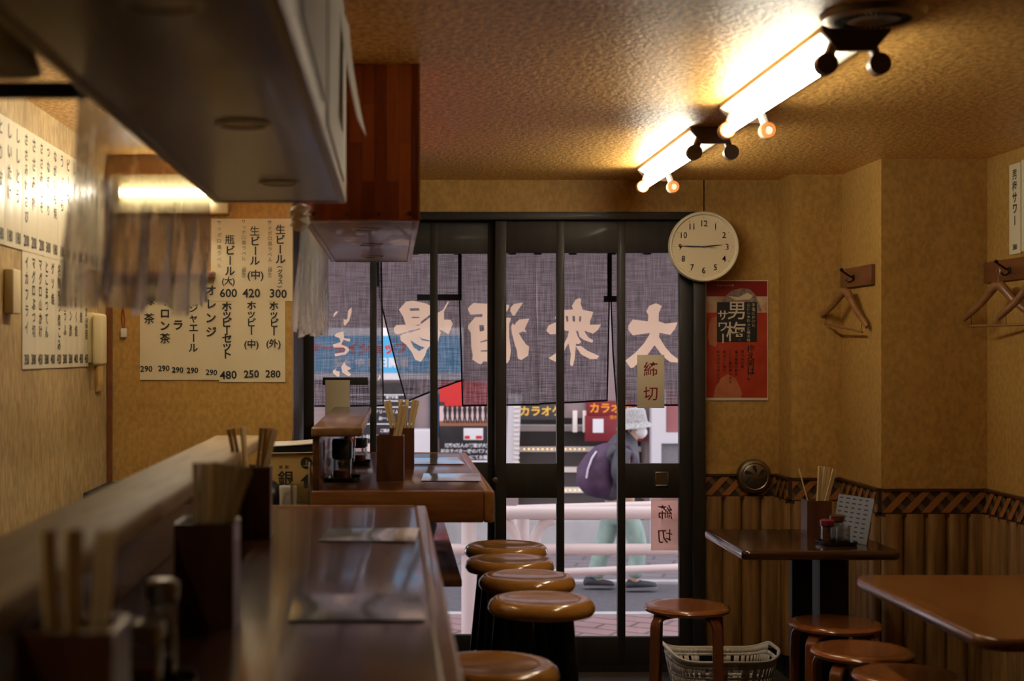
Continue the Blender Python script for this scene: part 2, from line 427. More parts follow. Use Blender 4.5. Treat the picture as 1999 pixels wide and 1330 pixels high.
dado('trim_5', (1.955, 6.20), (1.955, 5.70), (-1, 0))
dado('trim_6', (1.955, 5.70), (XR, 5.70), (0, -1))
dado('trim_7', (XR, 5.70), (XR, 1.5), (-1, 0))
# ------------------------------------------------------------------ the sliding street door
DY = 6.35
def dx(px): return PX(px, DY)
def dz(py): return PZ(py, DY)
m = MB()
m.box(dx(566), dx(590), 6.30, 6.46, 0, dz(417), .004)            # jambs
m.box(dx(1349), dx(1373), 6.30, 6.46, 0, dz(417), .004)
m.box(dx(590), dx(1349), 6.30, 6.46, dz(431), dz(417), .004)     # lintel
m.box(dx(590), dx(1349), 6.33, 6.46, 0, .03)
struct(m.build('trim_8', 'black_wood'))
sbox('trim_9', 'black_wood', dx(818), dx(1373), 6.385, 6.40, dz(417), dz(412))
def leaf(name, y, cols, rails, z_top, z_bot):
    """cols: solid uprights (px pairs); rails: mid rails between px pairs"""
    b = MB(); x0, x1 = dx(cols[0][0]), dx(cols[-1][1])
    for a, c in cols: b.box(dx(a), dx(c), y - .017, y + .017, .03, dz(431), .002)
    b.box(x0, x1, y - .016, y + .016, dz(494), dz(431), .002)
    b.box(x0, x1, y - .016, y + .016, .03, dz(1243), .002)
    for a, c in rails: b.box(dx(a), dx(c), y - .016, y + .016, dz(972), dz(905), .002)
    fr = struct(b.build(name, 'black_wood'))
    g = MB().box(x0 + .01, x1 - .01, y - .0015, y + .0015, dz(1243), dz(494))
    g.build('glass_pane', 'glass', fr)
    return fr
d1 = leaf('door_1', 6.395, [(590, 612), (722, 735), (840, 855), (953, 976)], [(600, 730), (845, 965)], 0, 0)
d2 = leaf('door_2', 6.352, [(966, 988), (1086, 1101), (1205, 1220), (1325, 1349)], [(980, 1090), (1212, 1335)], 0, 0)
m = MB(); x0, x1, z0, z1 = dx(1277), dx(1303), dz(949), dz(921)
for q in ((x0, x1, z0, z0 + .006), (x0, x1, z1 - .006, z1), (x0, x0 + .006, z0, z1), (x1 - .006, x1, z0, z1)):
    m.box(q[0], q[1], 6.328, 6.338, q[2], q[3], .0015)
m.mi = 1; m.box(x0 + .005, x1 - .005, 6.332, 6.337, z0 + .005, z1 - .005)
m.build('recessed_pull', ['chrome', 'dull'], d2)
m = MB()
m.lathe([(.0, 0), (.013, 0), (.013, .004), (.005, .006), (0, .006)], (dx(966), 6.335, dz(937)), 16, (0, -1, 0))
m.build('key_escutcheon', 'dull', d2)

# ------------------------------------------------------------------ overhead cabinets
def cabinet(name, label, x0, x1, y0, y1, z0, lights, front):
    t = thing(name, label, 'cabinet', ((x0 + x1) / 2, (y0 + y1) / 2, z0))
    MB().box(x0 + .018, x1 - .018, y0 + .02, y1 - .02, z0, z0 + .022, .002).build('bottom_panel', 'cab_b' if front == 'cab_s' else 'cab', t)
    for a, c in ((x0, x0 + .018), (x1 - .018, x1)):
        MB().box(a, c, y0, y1, z0 - .002, CEIL, .002).build('side_panel', 'cab_s' if front == 'cab_s' else 'cab', t)
    for a, c in ((y0, y0 + .02), (y1 - .02, y1)):
        MB().box(x0 + .018, x1 - .018, a, c, z0 - .002, CEIL, .002).build('end_panel', 'cab', t)
    for lx, ly in lights:
        r = MB().lathe([(.036, .004), (.036, -.003), (.043, -.003), (.044, 0), (.044, .004)], (lx, ly, z0), 32, caps=False)
        r.lathe([(.036, .004), (.036, .0), (.03, -.0005), (.0, -.0005)], (lx, ly, z0 + .0), 32, caps=False)
        r.build('downlight', 'dull', t)
    return t
ZC = 1.778
c1 = cabinet('overhead_cabinet', 'long overhead cabinet with pale side and wood veneer underside above the near counter', -.425, -.112, .25, 3.37, ZC,
             [(-.235, 1.45), (-.235, 2.22), (-.24, 2.985)], 'cab_s')
c2 = cabinet('overhead_cabinet', 'red brown overhead cabinet box hanging before the door curtain', -.243, .070, 3.83, 5.55, ZC,
             [(-.075, 4.09), (-.075, 4.67), (-.075, 5.26)], 'cab')
for x in (-.215, -.125, -.04, .045):
    MB().lathe([(0, 0), (.006, 0), (.006, .0025), (0, .0025)], (x, 3.83, ZC + .018), 12, (0, -1, 0)).build('screw_plug', 'dark_wood', c2)
m = MB().box(.066, .0715, 3.826, 3.832, ZC, CEIL).box(-.243, .07, 3.826, 3.832, ZC - .003, ZC + .002)
m.build('edge_banding', 'nosing', c2)

# ------------------------------------------------------------------ counters
CZ = .98
def counter(name, label, x0, x1, y0, y1, apron, xb, ledge):
    t = thing(name, label, 'counter', ((x0 + x1) / 2, (y0 + y1) / 2, 0))
    nw = .034
    MB().box(x0, x1 - nw, y0 + nw * .3, y1 - .006, CZ - .04, CZ, .002).build('countertop', 'dark_wood', t)
    MB().box(x1 - nw, x1, y0 + .001, y1, CZ - apron, CZ + .001, .006, 3).build('edge_nosing', 'nosing', t)
    MB().box(x0, x1 - nw, y0, y0 + .03, CZ - apron, CZ + .0005, .005).build('near_apron', 'apron', t)
    MB().box(x0, x1 - nw, y1 - .012, y1, CZ - apron * .6, CZ + .002, .002).build('far_strip', 'nosing', t)
    MB().box(x0 + .02, xb, y0 + .06, y1 - .02, 0, CZ - .04, .003).build('counter_base', 'blackm', t)
    l0, l1 = ledge
    MB().box(l0, l1, y0 + (.0 if y0 > 3 else .05), y1 - .01, 1.154, 1.184, .006, 3).build('raised_ledge', 'ledge' if y0 < 3 else 'ledge_d', t)
    MB().box(l0 + .004, l0 + .026, y0 + .01, y1 - .012, CZ, 1.155, .002).build('ledge_backboard', 'dark_wood', t)
    return t
k1 = counter('bar_counter', 'near dark lacquered bar counter with a worn pale raised ledge', -.53, .095, .35, 4.10, .055, -.12, (-.511, -.368))
k2 = counter('bar_counter', 'far bar counter with a deep brown apron reaching the street door', -.262, .322, 4.53, 6.29, .10, -.12, (-.262, -.098))
MB().box(-.12, .217, 4.50, 6.2, .680, .705, .004).build('lower_shelf', 'dark_wood', k2)

# ------------------------------------------------------------------ stools
def bar_stool():
    t = thing('bar_stool', 'x', 'stool', group='round bar stools along the counter')
    z = .675
    MB().lathe([(0, z - .012), (.06, z - .011), (.11, z - .006), (.132, z - .001), (.146, z - .003), (.157, z - .012), (.163, z - .026),
                (.163, z - .036), (.156, z - .047), (.146, z - .05), (0, z - .05)], n=56).build('seat', 'seat', t)
    for k in range(4):
        a = math.pi / 4 + k * math.pi / 2; c, s = math.cos(a), math.sin(a)
        MB().tube([(.085 * c, .085 * s, z - .05), (.16 * c, .16 * s, .0)], [.028, .02], 12).build('leg', 'black', t)
    rr = .118
    MB().tube([(rr * math.cos(q), rr * math.sin(q), .25) for q in (2 * math.pi * i / 40 for i in range(41))], .008, 8).build('foot_ring', 'black', t)
    return t
bs = bar_stool()
for k, (x, y, rz, lab) in enumerate([(.440, 5.56, .3, 'amber round bar stool nearest the street door, last in the row'),
                              (.424, 5.18, .1, 'second amber round bar stool from the street door'),
                              (.450, 4.79, .2, 'third amber round bar stool from the street door'),
                              (.452, 4.34, .05, 'fourth amber round bar stool from the door, below the far counter end'),
                              (.237, 3.43, .4, 'single amber round bar stool beside the near counter, nearest the viewer')]):
    o = bs if k == 0 else dup(bs, (0, 0, 0))
    o.location = (x, y, 0); o.rotation_euler = (0, 0, rz); o['label'] = lab
def low_stool():
    t = thing('bentwood_stool', 'x', 'stool', group='bentwood stools round the small tables')
    z = .46
    MB().lathe([(0, z - .003), (.12, z - .002), (.148, z - .002), (.158, z - .006), (.163, z - .014), (.16, z - .023), (.15, z - .028), (0, z - .028)], n=56).build('seat', 'seat2', t)
    for k in range(4):
        a = k * math.pi / 2; c, s = math.cos(a), math.sin(a)
        path = [(.03, z - .036), (.09, z - .036), (.120, z - .037)] + [(.120 + .042 * math.sin(q), z - .079 + .042 * math.cos(q)) for q in (.3, .6, .9, 1.2, 1.5)] + [(.164, z - .16), (.172, 0)]
        w_, h_ = .021, .008
        rings = []
        for i, (r, zz) in enumerate(path):
            p, q = path[max(i - 1, 0)], path[min(i + 1, len(path) - 1)]
            tr, tz = q[0] - p[0], q[1] - p[1]; L = math.hypot(tr, tz); nr, nz = -tz / L, tr / L
            rings.append([Vector(((r + nr * e) * c - f * s, (r + nr * e) * s + f * c, zz + nz * e)) for e, f in ((h_, -w_ + .003), (h_ - .003, -w_), (-h_ + .003, -w_), (-h_, -w_ + .003), (-h_, w_ - .003), (-h_ + .003, w_), (h_ - .003, w_), (h_, w_ - .003))])
        MB().loft(rings).build('leg', 'bent', t)
    return t
ls = low_stool()
for k, (x, y, rz, lab) in enumerate([(1.123, 5.44, .55, 'red brown bentwood stool standing alone beside the street door'),
                              (1.585, 5.10, .75, 'bentwood stool tucked below the small dark wall table'),
                              (1.525, 4.63, .75, 'bentwood stool between the dark wall table and the brown table'),
                              (1.545, 4.27, .72, 'bentwood stool half hidden at the lower edge beneath the brown table')]):
    o = ls if k == 0 else dup(ls, (0, 0, 0))
    o.location = (x, y, -.03 if False else 0); o.rotation_euler = (0, 0, rz); o['label'] = lab

# ------------------------------------------------------------------ tables
def table(label, x0, x1, y0, y1, mat, z, rad, foot=None):
    t = thing('small_table', label, 'table', ((x0 + x1) / 2, (y0 + y1) / 2, 0))
    def outline(ins):
        out = []
        for cx, cy, a0 in ((x1 - rad, y0 + rad, -90), (x1 - rad, y1 - rad, 0), (x0 + rad, y1 - rad, 90), (x0 + rad, y0 + rad, 180)):
            for i in range(7):
                a = math.radians(a0 + 15 * i); out.append((cx + (rad - ins) * math.cos(a), cy + (rad - ins) * math.sin(a)))
        return out
    rings = [[Vector((x, y, z + dz_)) for x, y in outline(i)] for i, dz_ in ((.012, -.034), (.003, -.031), (0, -.024), (0, -.012), (.003, -.004), (.010, 0), (.014, 0))]
    MB().loft(rings).build('tabletop', mat, t)
    cx, cy = foot or ((x0 + x1) / 2, (y0 + y1) / 2)
    MB().box(cx - .05, cx + .05, cy - .05, cy + .05, .02, z - .034, .004).build('pedestal', 'blackm', t)
    MB().box(cx - .2, cx + .2, cy - .035, cy + .035, 0, .03, .006).box(cx - .035, cx + .035, cy - .2, cy + .2, 0, .03, .006).build('foot_cross', 'blackm', t)
    MB().box(cx - .13, cx + .13, cy - .16, cy + .16, z - .045, z - .033, .002).build('mounting_plate', 'blackm', t)
    return t
TZ = .72
tb1 = table('near black wall table carrying a chopstick can and condiments', 1.235, 1.80, 5.03, 5.665, 't1', TZ, .03, (1.66, 5.42))
tb2 = table('brown table with rounded edges at the right side of the shop', 1.445, 2.355, 3.48, 4.50, 't2', TZ, .075)
MB().box(1.575, 1.80, 5.62, 5.66, 0, TZ - .045, .003).build('back_panel', 'blackm', tb1)
# ------------------------------------------------------------------ ceiling lamps
def fluorescent(label, y0, y1, x0=1.022, x1=1.185):
    xm = (x0 + x1) / 2; t = thing('fluorescent_lamp', label, 'ceiling lamp', (xm, (y0 + y1) / 2, CEIL - .12), group='twin-socket fluorescent lamps')
    z = CEIL
    prof = [(x0, z), (x0, z - .012), (x0 + .05, z - .042), (x1 - .05, z - .042), (x1, z - .012), (x1, z)]
    MB().loft([[Vector((x, y, zz)) for x, zz in prof] for y in (y0 + .012, y1 - .012)]).build('reflector', 'white_e', t)
    for ya, yb in ((y0, y0 + .013), (y1 - .013, y1)):
        pr = [(x0, z), (x0, z - .012), (x0 + .04, z - .058), (x1 - .04, z - .058), (x1, z - .012), (x1, z)]
        MB().loft([[Vector((x, y, zz)) for x, zz in pr] for y in (ya, yb)]).build('end_cap', 'brownm', t)
    zt = z - .085
    for xs in (x0 + .018, x1 - .018):
        for ye, sg in ((y0 + .03, 1), (y1 - .03, -1)):
            s = MB().tube([(xs + (.02 if xs < xm else -.02), ye, z - .03), (xs, ye, zt)], .013, 8)
            s.cyl((xs, ye - .014 * sg, zt), (xs, ye + .012 * sg, zt), .026, n=24)
            s = s.build('lamp_socket', 'brownm' if sg > 0 else 'white_e', t)
            MB().lathe([(.014, 0), (.023, 0), (.026, .003), (.023, .006), (.014, .006)], (xs, ye + .012 * sg, zt), 20, (0, sg, 0), caps=False).build('socket_ring', 'orange_r', s)
    MB().cyl((x0 + .018, y0 + .042, zt), (x0 + .018, y1 - .042, zt), .0155, n=20).build('lit_tube', 'tube', t)
    return t
M['tube'] = glow('lit fluorescent tube', (1.0, .90, .70), TUBE)
fluorescent('nearer fluorescent lamp with one lit tube and one empty socket pair', 3.39, 4.47)
fluorescent('farther fluorescent lamp with one lit tube, close to the street wall', 4.89, 5.97)
t = thing('ceiling_vent', 'round slotted metal vent set in the ceiling above the nearer lamp', 'ceiling vent', (1.10, 3.26, CEIL - .02))
MB().lathe([(0, -.004), (.03, -.006), (.05, -.012), (.055, -.016), (.085, -.018), (.112, -.014), (.120, 0)], (1.10, 3.26, CEIL), 48, caps=False).build('vent_cover', 'dull', t)
m = MB()
for k in range(40):
    a = 2 * math.pi * k / 40
    m.box(-.011, .011, -.0022, .0022, -.0195, -.0165) if False else m.hexa([Vector((1.10 + (r * math.cos(a) - s * math.sin(a)), 3.26 + (r * math.sin(a) + s * math.cos(a)), CEIL + zz)) for zz in (-.0192, -.017) for r, s in ((.06, -.002), (.085, -.002), (.085, .002), (.06, .002))])
m.build('slots', 'blackm', t)

# kitchen lamp on the back wall
t = thing('kitchen_lamp', 'fluorescent batten on the kitchen back wall behind the clear film', 'wall lamp', (-.87, 5.55, 1.96))
MB().box(-1.11, -.645, 5.54, 5.60, 1.965, 2.12, .006).build('housing', 'ivory', t)
MB().cyl((-1.07, 5.515, 2.045), (-.69, 5.515, 2.045), .014, n=16).build('lit_tube', glow('lit kitchen tube', (1.0, .93, .74), KITCHEN_TUBE), t)
for x in (-1.075, -.685):
    MB().box(x - .012, x + .012, 5.50, 5.545, 2.02, 2.07, .003).build('lamp_socket', 'ivory', t)

t = thing('kitchen_lamp', 'unseen ceiling batten added to light the near kitchen aisle, left of the picture edge', 'ceiling lamp', (-.75, .65, 2.12))  # unseen lamp, added to light the near ledge and chopsticks
MB().box(-.81, -.69, .05, 1.25, 2.15, CEIL, .006).build('housing', 'ivory', t)
MB().cyl((-.75, .10, 2.125), (-.75, 1.20, 2.125), .014, n=16).build('lit_tube', glow('added near aisle tube', (1.0, .93, .74), 15), t)
for y in (.09, 1.21):
    MB().box(-.765, -.735, y - .012, y + .012, 2.105, 2.15, .003).build('lamp_socket', 'ivory', t)

t = thing('kitchen_lamp', 'ceiling batten added to light the far kitchen aisle, hidden behind the overhead cabinet', 'ceiling lamp', (-.60, 4.5, 2.12))  # unseen lamp, added to brighten the kitchen back wall
MB().box(-.66, -.54, 3.92, 5.08, 2.15, CEIL, .006).build('housing', 'ivory', t)
MB().cyl((-.60, 3.97, 2.125), (-.60, 5.03, 2.125), .014, n=16).build('lit_tube', glow('added far aisle tube', (1.0, .93, .74), 60), t)
for y in (3.96, 5.04):
    MB().box(-.615, -.585, y - .012, y + .012, 2.105, 2.15, .003).build('lamp_socket', 'ivory', t)

# ------------------------------------------------------------------ clock, poster, vent, signs
cx, cy, cz, cr = PX(1367.5, 6.345), 6.285, PZ(484, 6.345), .156
t = thing('wall_clock', 'round cream wall clock above the poster showing quarter to three', 'clock', (cx, cy, cz))
fn = plane((cx, cy, cz), (1, 0, 0), (0, 0, 1), (0, -1, 0))
MB().lathe([(0, 0), (cr - .01, 0), (cr, .008), (cr, .026), (cr - .005, .033), (cr - .011, .033), (cr - .016, .024), (cr - .017, .02), (0, .02)], (cx, 6.30, cz), 64, (0, -1, 0)).build('case', 'plate', t)
fy = plane((cx, 6.2795, cz), (1, 0, 0), (0, 0, 1), (0, -1, 0))
m = MB()
m.lathe([(0, 0), (cr - .0165, 0), (cr - .0165, .001), (0, .001)], (cx, 6.2805, cz), 64, (0, -1, 0))
m.mi = 1
for h in range(1, 13):
    a = math.radians(90 - 30 * h)
    m.text(str(h), fy, .104 * math.cos(a), .104 * math.sin(a), .038, .013, sx=.92)
    m.lathe([(0, 0), (.0018, 0), (.0018, .0006), (0, .0006)], fy(.128 * math.cos(a), .128 * math.sin(a)), 8, (0, -1, 0))
m.build('clock_face', [pbr('cream clock face', (.70, .60, .40), .5), 'ink'], t)
def hand(name, ang, L, wd, dy, back):
    a = math.radians(90 - ang); u, v = (math.cos(a), math.sin(a)), (-math.sin(a), math.cos(a))
    P = lambda l, s: (u[0] * l + v[0] * s, u[1] * l + v[1] * s)
    MB().prism([P(-back, -wd * .7), P(L * .6, -wd), P(L, -wd * .2), P(L, wd * .2), P(L * .6, wd), P(-back, wd * .7)], plane((cx, 6.279 - dy, cz), (1, 0, 0), (0, 0, 1), (0, -1, 0)), 0, .001).build(name, 'ink', t)
hand('hour_hand', 84, .082, .0028, .002, .01); hand('minute_hand', 271.5, .108, .0024, .004, .014); hand('second_hand', 96, .06, .0008, .006, .02)
MB().lathe([(0, 0), (.005, 0), (.005, .01), (0, .01)], (cx, 6.2795, cz), 12, (0, -1, 0)).build('hub', 'dull', t)

# sour poster
pw, ph = .282, .541
fn = plane((PX(1377, 6.395), 6.396, PZ(782, 6.395)), (1, 0, 0), (0, 0, 1), (0, -1, 0))
M['p_red'] = pbr('poster red', (.33, .022, .012), .35, var=((9, 9, 9), (.45, .06, .025)))
M['p_dred'] = pbr('poster dark red', (.24, .012, .012), .35)
M['p_or'] = pbr('poster orange', (.42, .12, .05), .35, var=((14, 14, 14), (.50, .2, .1)))
M['p_cream'] = pbr('poster cream', (.62, .5, .34), .35, var=((16, 16, 16), (.48, .22, .12)))
M['p_grey'] = pbr('poster grey', (.16, .1, .08), .35, var=((40, 40, 40), (.42, .33, .27)))
M['p_white'] = pbr('poster pale', (.7, .6, .45), .35)
m = MB(); m.mi = 0; m.prism([(0, 0), (pw, 0), (pw, ph), (0, ph)], fn, 0, .0008)
def pp(mi, poly, t): m.mi = mi; m.flat([(a, b) for a, b in poly], lambda u, v: fn(u, v, t))
def ell(cx_, cy_, a, b, n=24, a0=0, a1=360): return [(cx_ + a * math.cos(math.radians(a0 + (a1 - a0) * i / n)), cy_ + b * math.sin(math.radians(a0 + (a1 - a0) * i / n))) for i in range(n)]
pp(1, [(.004, .012), (pw - .004, .012), (pw - .004, .395), (.004, .395)], .0010)
pp(5, [(.004, .395), (pw - .004, .395), (pw - .004, .468), (.004, .468)], .0010)
pp(2, [(.004, .468), (pw - .004, .468), (pw - .004, ph - .004), (.004, ph - .004)], .0010)
pp(4, [(.045, .395), (.06, .43), (.09, .47), (.12, .495), (.165, .505), (.20, .50), (.225, .475), (.24, .44), (.255, .40)], .0012)
pp(0, [(.10, .47), (.15, .465), (.19, .485), (.215, .47), (.2, .455), (.14, .45)], .0014)
pp(3, [(.010, .285), (.016, .345), (.03, .372), (.052, .38), (.06, .27), (.045, .24), (.02, .25)], .0012)
pp(3, [(.035, .012), (.045, .06), (.07, .10), (.10, .118), (.135, .10), (.155, .06), (.165, .03), (.16, .012)], .0012)
m.mi = 6; m.text('チューハイの頂', lambda u, v: fn(u, v, .0014), .09, .517, .011, .0)
pp(7, [(.052, .262), (.232, .262), (.232, .442), (.052, .442)], .0016)
m.mi = 6; q = lambda u, v: fn(u, v, .0020)
m.text('男', q, .142, .404, .09, .006); m.text('梅', q, .138, .310, .094, .006)
m.vtext('サワー', q, .078, .408, .05, .052, .015)
m.vtext('手塩にかけた', q, .216, .438, .017, .0185); m.vtext('心にしゅわっと梅る味', q, .194, .438, .0165, .0176)
m.mi = 8
m.vtext('梅え男は、', q, .205, .252, .038, .034, .02)
for k, s in enumerate(('男の中の男', '塩は極寒の飲め', 'ここに誰も居てるな', '酒は漢に進せ', '飲めば分る男は守れ')):
    m.vtext(s, q, .166 - .027 * k, .226, .0155, .0168, .01)
o = m.build('sour_poster', ['p_white', 'p_red', 'p_dred', 'p_or', 'p_grey', 'p_cream', 'p_white', 'ink', 'ink'])
tag(o, 'red drinks poster with big brush lettering below the wall clock', 'poster')

vx_, vz_ = PX(1469, 6.39), PZ(929, 6.39)
t = thing('round_wall_vent', 'round metal wall vent with curved fan slots set over the lattice border', 'vent', (vx_, 6.36, vz_))
MB().lathe([(0, .030), (.05, .030), (.056, .027), (.060, .029), (.071, .026), (.076, .018), (.077, 0), (0, 0)], (vx_, 6.375, vz_), 48, (0, -1, 0)).build('vent_cover', 'dull', t)
for k in range(6):
    a = k * math.pi / 3; pts = []
    for i in range(7): pts.append((.012 + .038 * i / 6, .5 * i / 6))
    poly = [(r * math.cos(a + b), r * math.sin(a + b)) for r, b in pts] + [(r * math.cos(a + b + .36 * math.sin(math.pi * (i + .3) / 7) + .12), r * math.sin(a + b + .36 * math.sin(math.pi * (i + .3) / 7) + .12)) for i, (r, b) in reversed(list(enumerate(pts)))]
    MB().prism(poly, plane((vx_, 6.3455, vz_), (1, 0, 0), (0, 0, 1), (0, -1, 0)), 0, .001).build('slot', 'blackm', t)

def sign_plate(label, px0, px1, py0, py1, y, mirror, matplate, matink):
    x0, x1, z0, z1 = PX(px0, y), PX(px1, y), PZ(py1, y), PZ(py0, y)
    b = MB().box(x0, x1, y, y + .004, z0, z1, .001); b.mi = 1
    f = plane(((x0 + x1) / 2, y, (z0 + z1) / 2), (-1 if mirror else 1, 0, 0), (0, 0, 1), (0, -1, 0), .0006)
    s = (x1 - x0) * .56
    b.text('締', f, 0, (z1 - z0) * .235, s, .02); b.text('切', f, 0, -(z1 - z0) * .23, s, .022)
    return tag(b.build('closing_sign', [matplate, matink]), label, 'sign')
sign_plate('cream closing plate with dark red characters hung inside the right door leaf', 1244, 1297, 693, 797, 6.325, False, 'plate', 'redink')
M['plate_b'] = clear('translucent backlit plate', (1, .82, .76), .02, .3, body=.55, bodycol=(.95, .70, .62))
M['pinkink'] = pbr('show-through reversed lettering', (.36, .13, .1), .5)  # pale ink painted for far-side letters showing through the backlit plate
sign_plate('pinkish closing plate low on the door seen from behind with reversed characters', 1271, 1325, 973, 1075, 6.372, True, 'plate_b', 'pinkink')

o = MB().box(PX(630, 6.37), PX(718, 6.37), 6.366, 6.376, PZ(752, 6.37), PZ(737, 6.37), .001).build('door_tape', 'blackm')
tag(o, 'black horizontal tape strip across the left door pane', 'tape')
fn = plane((PX(635, 6.35), 6.352, PZ(842, 6.35)), (1, 0, 0), (0, 0, 1), (0, -1, 0))
o = MB().sheet(lambda a, b: fn(a * .110, b * .228, .002 * math.sin(b * 3)), 4, 10, .0008, (0, -1, 0)).build('notice_paper', 'paper')
tag(o, 'blank cream notice paper stuck on the left door pane above the far ledge', 'paper')

# ------------------------------------------------------------------ coat hooks and hangers
def hook(b, p, out, s=1.0):
    p, out = Vector(p), Vector(out)
    up = Vector((0, 0, 1))
    b.tube([p, p + out * .012, p + out * .022 + up * .006, p + out * .04 + up * .018, p + out * .05 + up * .026], .004, 8)
    b.lathe([(0, -.008), (.006, -.006), (.0085, 0), (.006, .006), (0, .008)], p + out * .052 + up * .03, 12)
    b.tube([p - up * .012, p + out * .014 - up * .022, p + out * .026 - up * .022, p + out * .032 - up * .012], .0035, 8)
    b.lathe([(0, 0), (.013, 0), (.013, .004), (.006, .007), (0, .007)], p - up * .004, 14, out)
def hook_board(label, y0, y1, x, out, hooks, z=1.742):
    t = thing('hook_board', label, 'coat hook board', (x, (y0 + y1) / 2, z))
    MB().box(x - .018, x, y0, y1, z - .041, z + .041, .003).build('board', 'hookb', t)
    for y in hooks:
        b = MB(); hook(b, (x - .018, y, z), (-1, 0, 0)); b.build('coat_hook', 'wire', t)
hook_board('short brown hook board on the wall pier with a single hook', 5.77, 6.165, 1.955, -1, [5.985])
hook_board('brown hook board on the right wall with two hooks', 4.6, 5.69, 2.38, -1, [5.45, 5.13])
def hanger(label, hx, hy, hz, ang, tilt, w_=.205):
    """hx, hy, hz: where the wire rests on the hook; ang: direction of the shoulders in plan"""
    t = thing('coat_hanger', label, 'coat hanger', (hx, hy, hz), group='wooden coat hangers')
    u = Vector((math.cos(ang), math.sin(ang), 0)); up = Vector((0, 0, 1))
    u2 = u * math.cos(tilt) + up * math.sin(tilt); v2 = -u * math.sin(tilt) + up * math.cos(tilt)
    O = Vector((hx, hy, hz)); P = lambda a, b: O + u2 * a + v2 * b
    MB().tube([P(-.012, -.004), P(-.008, .008), P(.004, .011), P(.013, .003), P(.010, -.012), P(.002, -.025), P(0, -.05)], .0017, 6).build('wire_hook', 'chrome', t)
    for sg in (-1, 1):
        pts = [P(sg * -.008, -.055), P(sg * .02, -.058), P(sg * .05, -.082), P(sg * .09, -.115), P(sg * .14, -.145), P(sg * .185, -.168), P(sg * w_, -.182)]
        MB().tube(pts, [.014, .02, .018, .015, .014, .0135, .010], 12, flat=.75, up=v2).build('shoulder', 'gold_w', t)
        MB().tube([P(sg * .16, -.16), P(sg * .158, -.205)], .0012, 6).build('bar_wire', 'wire', t)
    MB().cyl(P(-.168, -.208), P(.168, -.208), .005, n=10).build('trouser_bar', 'gold_w', t)
hanger('wooden coat hanger with trouser bar on the wall pier hook, tilted', 1.905, 5.985, 1.735, math.atan2(-.36, .06), -.13)
hanger('wooden coat hanger on the right wall, the one farther from the viewer', 2.312, 5.44, 1.735, math.atan2(-.38, .095), .0)
hanger('wooden coat hanger on the right wall cut by the picture edge, nearer one', 2.312, 5.125, 1.735, math.atan2(-.38, .10), .02)
def strip(label, O, U, w_, h_, title, price, size, mat='paper_l', group=None, bulge=.0, ty=.02, psize=.03, ink='ink', pitch=None):
    """a hand-lettered vertical paper strip; O its lower corner, U its width direction"""
    U = Vector(U); N = U.cross(Vector((0, 0, 1)))
    f = lambda u, v, t=0.: Vector(O) + U * u + Vector((0, 0, v)) + N * (t + bulge * math.sin(math.pi * u / w_) + .004 * (1 - v / h_) * bulge / .003 * .3)
    b = MB().sheet(lambda a, c: f(a * w_, c * h_), 6, 4, .0006, -N); b.mi = 1
    g = lambda u, v: f(u, v, .0009)
    b.vtext(title, g, w_ / 2, h_ - ty, size, pitch, .022, .0015)
    if price: b.text(price, g, w_ / 2, ty * .6 + psize * .5, psize, .016, sx=.85)
    return tag(b.build('menu_strip', [mat, ink]), label, 'menu strip', group)
strip('handwritten plum sour price strip on the right wall at the picture edge', (2.375, 5.485, 1.80), (0, -1, 0), .1, .345, '男梅サワー', '380', .043, 'paper')
strip('handwritten highball price strip on the right wall, outermost at the picture edge', (2.375, 5.38, 1.805), (0, -1, 0), .1, .345, '酎ハイ', '380', .05, 'paper', pitch=.075)

# ------------------------------------------------------------------ laundry basket by the door
def basket():
    t = thing('laundry_basket', 'cream plastic laundry basket with slotted sides on the floor by the door', 'basket', (1.378, 6.0, 0))
    cx_, cy_ = 1.378, 6.0
    def ring(a, b, z, wob=0, n=144):
        out = []
        for i in range(n):
            q = 2 * math.pi * i / n; c, s = math.cos(q), math.sin(q); e = .42
            x = a * math.copysign(abs(c) ** e, c); y = b * math.copysign(abs(s) ** e, s)
            out.append(Vector((cx_ + x, cy_ + y, (z + wob * (abs(c) ** 3)) * .76)))
        return out
    n = 144; rows = [(.185, .115, .0, 0), (.19, .12, .012, 0), (.195, .124, .04, .002), (.2, .128, .055, .004), (.207, .133, .095, .012), (.21, .136, .108, .014), (.218, .142, .15, .03), (.222, .146, .165, .038), (.226, .15, .19, .05)]
    def fill(b, lo, hi, skip):
        A, B_ = ring(*rows[lo]), ring(*rows[hi])
        for i in range(n):
            if skip(i): continue
            j = (i + 1) % n; b._add([A[i], A[j], B_[j], B_[i]], [(0, 1, 2, 3)])
    b = MB()
    slot = lambda i: i % 3 == 0
    for lo, hi, sk in ((0, 1, None), (1, 2, slot), (2, 3, None), (3, 4, slot), (4, 5, None), (5, 6, slot), (6, 7, None), (7, 8, lambda i: i % 72 in (68, 69, 70, 71, 0, 1, 2, 3))):
        fill(b, lo, hi, sk or (lambda i: False))
    b._add(ring(*rows[0]), [tuple(range(n))])
    o = b.build('basket_body', 'basket', t)
    md = o.modifiers.new('thickness', 'SOLIDIFY'); md.thickness = .003
    rr = ring(.229, .153, .192, .05); rr.append(rr[0])
    MB().tube(rr, .008, 8, caps=False, flat=.8).build('rim', 'basket', t)
basket()
